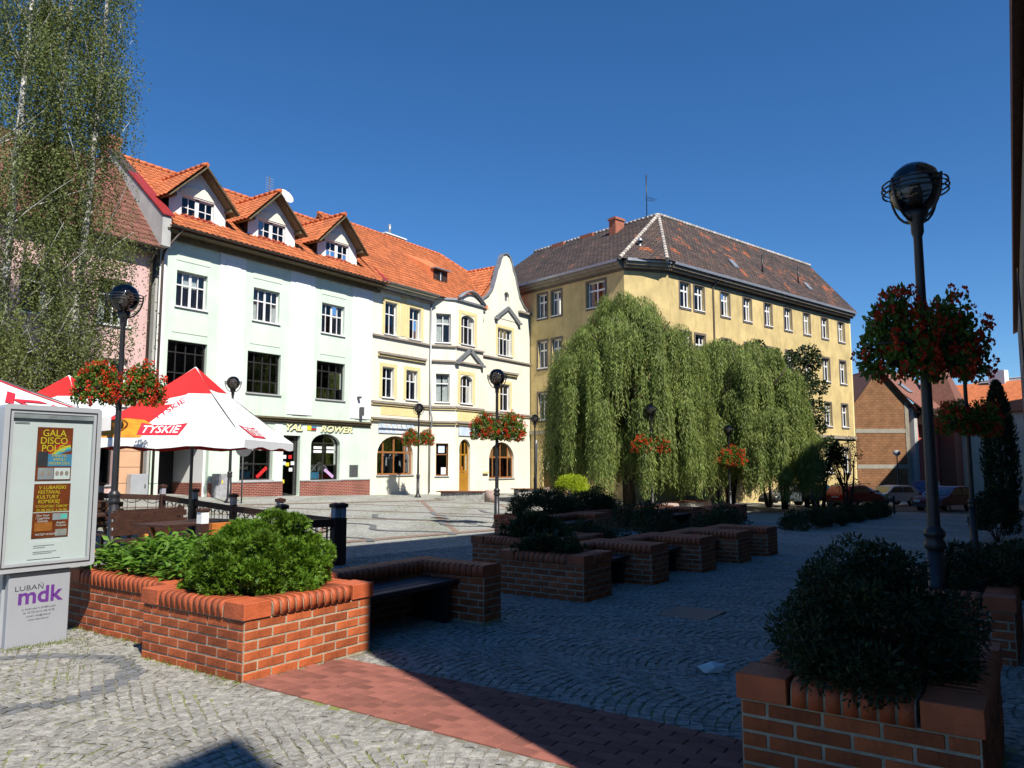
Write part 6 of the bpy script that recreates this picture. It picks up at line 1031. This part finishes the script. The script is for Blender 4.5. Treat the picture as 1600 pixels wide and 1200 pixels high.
def gbench(x, y, rz_, label):
    t = T('garden_bench', label, 'bench', (x, y, zg(x, y)), rz_, 'wooden garden benches on the terrace')
    for i in range(3): MB().box(-.7, .7, -.2 + i * .13, -.09 + i * .13, .42, .45).build('seat_slat', 'wood_dark', t)
    for i in range(3): MB().bar((-.7, .24 + i * .03, .55 + i * .14), (.7, .24 + i * .03, .55 + i * .14), .03, .1).build('back_slat', 'wood_dark', t)
    for s in (-1, 1): MB().bar((s * .6, .2, 0), (s * .6, .32, .92), .06, .05).build('leg', 'wood_dark', t); MB().bar((s * .6, -.18, 0), (s * .6, -.18, .43), .06, .05).build('leg', 'wood_dark', t)
    return t
table(-10.0, -17.6, R(5), 'dark wooden garden table just inside the terrace gate'); table(-9.6, -14.6, R(0), 'dark wooden garden table under the beer glass parasol'); table(-8.9, -11.6, R(0), 'dark wooden garden table at the far end of the terrace'); table(-12.6, -16.6, R(0), 'dark wooden garden table under the white slanted-lettering parasol')
gbench(-10.0, -16.7, R(0), 'dark wooden garden bench on the far side of the gate table'); gbench(-9.6, -13.8, R(0), 'dark wooden garden bench on the far side of the beer glass parasol table'); gbench(-9.6, -15.4, R(180), 'dark wooden garden bench on the near side of the beer glass parasol table'); gbench(-8.9, -10.8, R(0), 'dark wooden garden bench at the far end of the terrace')
# ------------------------------------------------------------ stone benches, bin, signs, small things
def stone_bench(x, y, rz_, label, L=2.6):
    t = T('stone_bench', label, 'bench', (x, y, zg(x, y)), rz_, 'stone benches on the square'); b = MB(); b.prism([(-L / 2, -.28), (L / 2 - .35, -.34), (L / 2 - .35, .34), (-L / 2, .28)], -.1, .42); b.build('stone_base', 'stone', t)
    MB().lathe([(0, -.1), (.40, -.1), (.38, .48), (.34, .54), (0, .56)], 16, (L / 2, 0, 0)).build('round_pier', 'stone_pink', t)
    n_ = 16
    for i in range(n_): x0 = -L / 2 - .2 + i * (L - .15) / n_; MB().box(x0, x0 + (L - .15) / n_ - .03, -.42, .42, .44, .49).build('slat', 'bench_red', t)
    MB().box(-L / 2, L / 2 - .4, -.3, -.25, .40, .44).build('bearer', 'iron', t); return t
stone_bench(13.6, -5.0, R(-63), 'rough stone bench with red slats and round pier beside the cream house door'); stone_bench(22.4, -3.2, R(-50), 'rough stone bench with red slats near the curved gable corner', 2.2); stone_bench(12.4, -15.9, R(-10), 'stone bench with red slats half in shade under the large willow', 2.2); stone_bench(20.2, -14.2, R(-20), 'stone bench with red slats in front of the lower willow', 2.4)
bn = T('litter_bin', 'dark slatted litter bin beside the curved gable corner', 'litter bin', (23.6, -5.4, zg(23.6, -5.4))); MB().lathe([(0, .05), (.2, .05), (.22, .75), (.2, .75), (.18, .1), (0, .1)], 14).build('liner', 'iron', bn)
for k in range(14): a = k * 2 * math.pi / 14; MB().bar((.235 * math.cos(a), .235 * math.sin(a), .06), (.25 * math.cos(a), .25 * math.sin(a), .78), .05, .012, (math.cos(a), math.sin(a), 0)).build('slat', 'iron_grey', bn)
MB().box(-.03, .03, .24, .3, -.1, .7).build('post', 'iron', bn)
sg = T('traffic_sign', 'pale traffic sign plates on a pole seen from the side at the gable corner', 'traffic sign', (20.3, -4.9, zg(20.3, -4.9))); MB().tube([(0, 0, -.1), (0, 0, 3.4)], .035, 8).build('pole', 'alu', sg); Rm_ = Matrix.Rotation(R(35), 4, 'Z'); MB(Rm_).box(-.3, .3, -.05, -.04, 2.3, 3.3).build('plate', 'panel_grey', sg); MB(Rm_).box(-.3, .3, .04, .05, 1.5, 2.1).build('plate', 'panel_grey', sg)
sg = T('traffic_sign', 'round traffic sign seen from behind beside the lamp before the mint shop', 'traffic sign', (1.2, -3.6, zg(1.2, -3.6))); MB().tube([(0, 0, -.1), (0, 0, 2.45)], .03, 8).build('pole', 'iron_grey', sg); MB(Matrix.Translation((0, 0, 2.1)) @ Matrix.Rotation(R(35), 4, 'Z')).lathe([(0, 0), (0, 0)], 3).mesh; b = MB(Matrix.Translation((0, -.04, 2.1)) @ Matrix.Rotation(R(-40), 4, 'Z')); b.prism([(.3 * math.cos(a), .3 * math.sin(a)) for a in [i * math.pi / 12 for i in range(24)]], -.01, .01, 'y'); b.build('plate', 'iron_grey', sg)
cb = T('utility_cabinet', 'grey electrical cabinet with yellow warning mark beside the passage', 'cabinet', (2.55, -.28, zg(2.5, -.28))); MB().box(-.3, .3, -.12, .2, -.1, 1.0).build('housing', 'goods_grey', cb, .01); MB().prism([(-.06, .6), (.06, .6), (0, .75)], -.125, -.121, 'y').build('warning_mark', 'yellow', cb)
cb = T('utility_cabinet', 'pale grey utility cabinet against the salmon tiled shop front', 'cabinet', (-1.15, -.35, zg(-1.1, -.35))); MB().box(-.35, .35, -.12, .2, -.1, .95).build('housing', 'alu', cb, .01); MB().box(.2, .24, -.13, -.12, .4, .55).build('handle', 'iron', cb)
bp = T('paper_boat', 'small folded white paper boat lying on the shaded paving', 'paper boat', (-11.42, -27.08, zg(-11.4, -27.1) + .016), R(-40)); b = MB(); b.add([(-.13, 0, .055), (.13, 0, .055), (-.07, -.03, 0), (.07, -.03, 0), (-.07, .03, 0), (.07, .03, 0), (0, -.045, .045), (0, .045, .045), (0, 0, .085)], [(0, 2, 6), (2, 3, 6), (3, 1, 6), (0, 7, 4), (4, 7, 5), (5, 7, 1), (2, 4, 5, 3), (0, 4, 2), (1, 3, 5), (6, 8, 7), (-1 + 1, 6, 8), (1, 8, 6)]); b.build('hull', 'paper', bp)
bl = T('bollard', 'thin dark bollard at the end of the hedge', 'bollard', (26.6, -22.8, zg(26.6, -22.8))); MB().lathe([(.06, -.1), (.05, .85), (.06, .87), (.06, .92), (0, .95)], 10).build('shaft', 'iron', bl)
mh = MB(); mh.box(-.35, .35, -.3, .3, -.05, .022); mh = mh.build('drain_cover', 'iron_grey', None, .004, (-8.9, -25.9, zg(-8.9, -25.9))); tag(mh, 'flat rectangular drain cover in the shaded paving before the benches', 'drain cover')
# ------------------------------------------------------------ cars
def car(x, y, rz_, paint, label, L=4.0, H=1.42, Wd=1.66, hatch=True, van=False):
    t = T('parked_car', label, 'car', (x, y, zg(x, y)), rz_, 'cars parked by the corner building'); h = L / 2
    if van: side = [(-h, .35), (-h, 1.2), (-h + .15, 1.75), (-h + .5, 1.82), (h - 1.25, 1.82), (h - .75, 1.15), (h - .1, .95), (h, .6), (h, .35)]; gl = [(h - 1.85, 1.72), (h - 1.3, 1.72), (h - .85, 1.16), (h - 1.85, 1.16)]
    else: side = [(-h, .38), (-h - .02, .62), (-h + .06, .92), (-h + .42, H - .06) if hatch else (-h + .75, .98), (-h + .75, H) if hatch else (-h + 1.15, H - .04), (-h + 1.5, H + .02), (-h + 2.15, H - .03), (h - 1.0, .93), (h - .25, .80), (h - .03, .62), (h, .38)]; gl = [(-h + .55, .95), (-h + .75, H - .09), (-h + 2.1, H - .1), (h - 1.12, .95)] if hatch else [(-h + .95, .98), (-h + 1.25, H - .1), (-h + 2.1, H - .1), (h - 1.12, .95)]
    secs = [(-1, .93, 0), (-.8, 1, 0), (.8, 1, 0), (1, .93, 0)]; b = MB(); n = len(side); vs = []
    for s, k, _ in secs:
        for px, pz in side: tum = 1 - .16 * max(0, (pz - .9)) / .6; vs.append((px * (1 if abs(s) < 1 else .985), s * Wd / 2 * tum, pz if abs(s) < 1 else pz * .985))
    b.add(vs, [(j * n + i, j * n + i + 1, (j + 1) * n + i + 1, (j + 1) * n + i) for j in range(3) for i in range(n - 1)], True); b.add(vs[:n], [tuple(range(n))]); b.add(vs[3 * n:], [tuple(range(n - 1, -1, -1))]); b.add([vs[0], vs[n - 1], vs[4 * n - 1], vs[3 * n]], [(0, 1, 2, 3)]); b.build('body', paint, t)
    wy = lambda z: Wd / 2 * (1 - .16 * max(0, z - .9) / .6)
    for s in (-1, 1):
        segs = [gl] if van else [[gl[0], gl[1], ((gl[1][0] + gl[2][0]) / 2 - .03, gl[1][1]), ((gl[1][0] + gl[2][0]) / 2 - .03, gl[0][1])], [((gl[1][0] + gl[2][0]) / 2 + .04, gl[0][1]), ((gl[1][0] + gl[2][0]) / 2 + .04, gl[2][1]), gl[2], gl[3]]]
        for sgm in segs: MB().add([(px, s * (wy(pz) + .006), pz) for px, pz in sgm], [(0, 1, 2, 3)]).build('side_window', 'car_glass', t)
        MB().box(h - 1.2, h - 1.05, s * Wd / 2 + (0 if s > 0 else -.13), s * Wd / 2 + (.13 if s > 0 else 0), .95, 1.06).build('mirror', paint, t)
        for wx in (-h + .72, h - .8):
            Mw = Matrix.Translation((wx, s * (Wd / 2 - .1), .3)) @ Matrix.Rotation(R(90), 4, 'X'); w_ = MB(Mw).lathe([(.2, -.1), (.29, -.1), (.3, -.06), (.3, .06), (.29, .1), (.2, .1)], 20).build('wheel', 'tyre', t); MB(Mw).lathe([(0, -.09), (.06, -.1), (.19, -.07), (.2, -.1), (.2, .1), (.19, .07), (.06, .1), (0, .09)], 16).build('rim', 'rim', w_)
        MB().box(-h - .035, -h + .1, s * (Wd / 2 - .3) - .12, s * (Wd / 2 - .3) + .22 if s > 0 else s * (Wd / 2 - .3) + .12, .62, .8).build('tail_light', 'lamp_red', t); MB().box(h - .14, h + .01, s * (Wd / 2 - .3) - .17, s * (Wd / 2 - .3) + .17, .55, .7).build('headlight', 'lamp_clear', t)
    if not van: MB().add([(-h + (.12 if hatch else .88), y_ * .62 * (1 if z < 1.1 else .92), z) if z < 1.1 else (-h + (.40 if hatch else 1.16), y_ * .58, z) for y_, z in ((-1, .95), (1, .95), (1, H - .1), (-1, H - .1))], [(0, 1, 2, 3)]).build('rear_window', 'car_glass', t)
    MB().add([(px + .012, y_ * .64 * (1 if pz < 1.2 else .93), pz) for (px, pz), y_ in (((h - 1.02, .955), -1), ((h - 1.02, .955), 1), ((-h + 2.2, H - .07), 1), ((-h + 2.2, H - .07), -1))] if not van else [(h - .77, -.7, 1.18), (h - .77, .7, 1.18), (h - 1.2, .66, 1.74), (h - 1.2, -.66, 1.74)], [(0, 1, 2, 3)]).build('windscreen', 'car_glass', t)
    MB().box(-h - .05, -h + .12, -Wd / 2 + .06, Wd / 2 - .06, .33, .5).build('bumper', 'iron_grey', t); MB().box(h - .1, h + .05, -Wd / 2 + .06, Wd / 2 - .06, .3, .47).build('bumper', 'iron_grey', t); MB().box(-h - .06, -h - .045, -.26, .26, .64, .75).build('number_plate', 'plate', t); return t
car(33.2, -15.9, R(150), 'car_grey', 'grey hatchback with its tail to the small trees', 4.0); car(36.4, -16.9, R(-100), 'car_red', 'bright red hatchback parked between grey and green cars', 3.7); car(36.6, -19.0, R(-25), 'car_red', 'dark side of second red car beside the green one', 3.8, 1.4); car(41.0, -18.4, R(-110), 'car_green', 'dark green estate car with roof bars', 4.1, 1.46); car(42.3, -20.2, R(140), 'car_silver', 'silver hatchback at the end of the parked cars', 3.8)
car(58.5, -20.5, R(170), 'car_blue', 'dark blue delivery van by the red house', 4.4, 1.82, 1.75, True, True); car(34.4, -24.3, R(160), 'car_dark', 'dark maroon car standing in the shade by the road', 4.1)
for o in list(bpy.data.objects):            # roof bars on the green estate
    if o.get('label', '').startswith('dark green estate'):
        for xx in (-.5, .5): MB().box(xx - .02, xx + .02, -.62, .62, 1.53, 1.56).box(xx - .02, xx + .02, -.6, -.56, 1.42, 1.53).box(xx - .02, xx + .02, .56, .6, 1.42, 1.53).build('roof_bar', 'iron', o)
# a few loose leaves and crumbs on the near paving
rng = np.random.default_rng(77); n = 260; xy = np.stack([rng.uniform(-16.5, -9, n), rng.uniform(-27.5, -22, n)], 1); ok = [i for i in range(n) if not any(a < xy[i, 0] < b_ and c < xy[i, 1] < d for a, b_, c, d in BOXES)]
P = np.array([(xy[i, 0], xy[i, 1], zg(*xy[i]) + .024) for i in ok]); D = rng.normal(size=P.shape); D[:, 2] *= .1; N = np.tile([0, 0, 1.], (len(P), 1)) + rng.normal(size=P.shape) * .2; tag(leaf_obj('fallen_leaves', P, D, N, rng.uniform(.012, .03, len(P)), .012, 'twig'), 'tiny brown fallen leaves scattered over the near paving', 'leaves', kind='stuff')
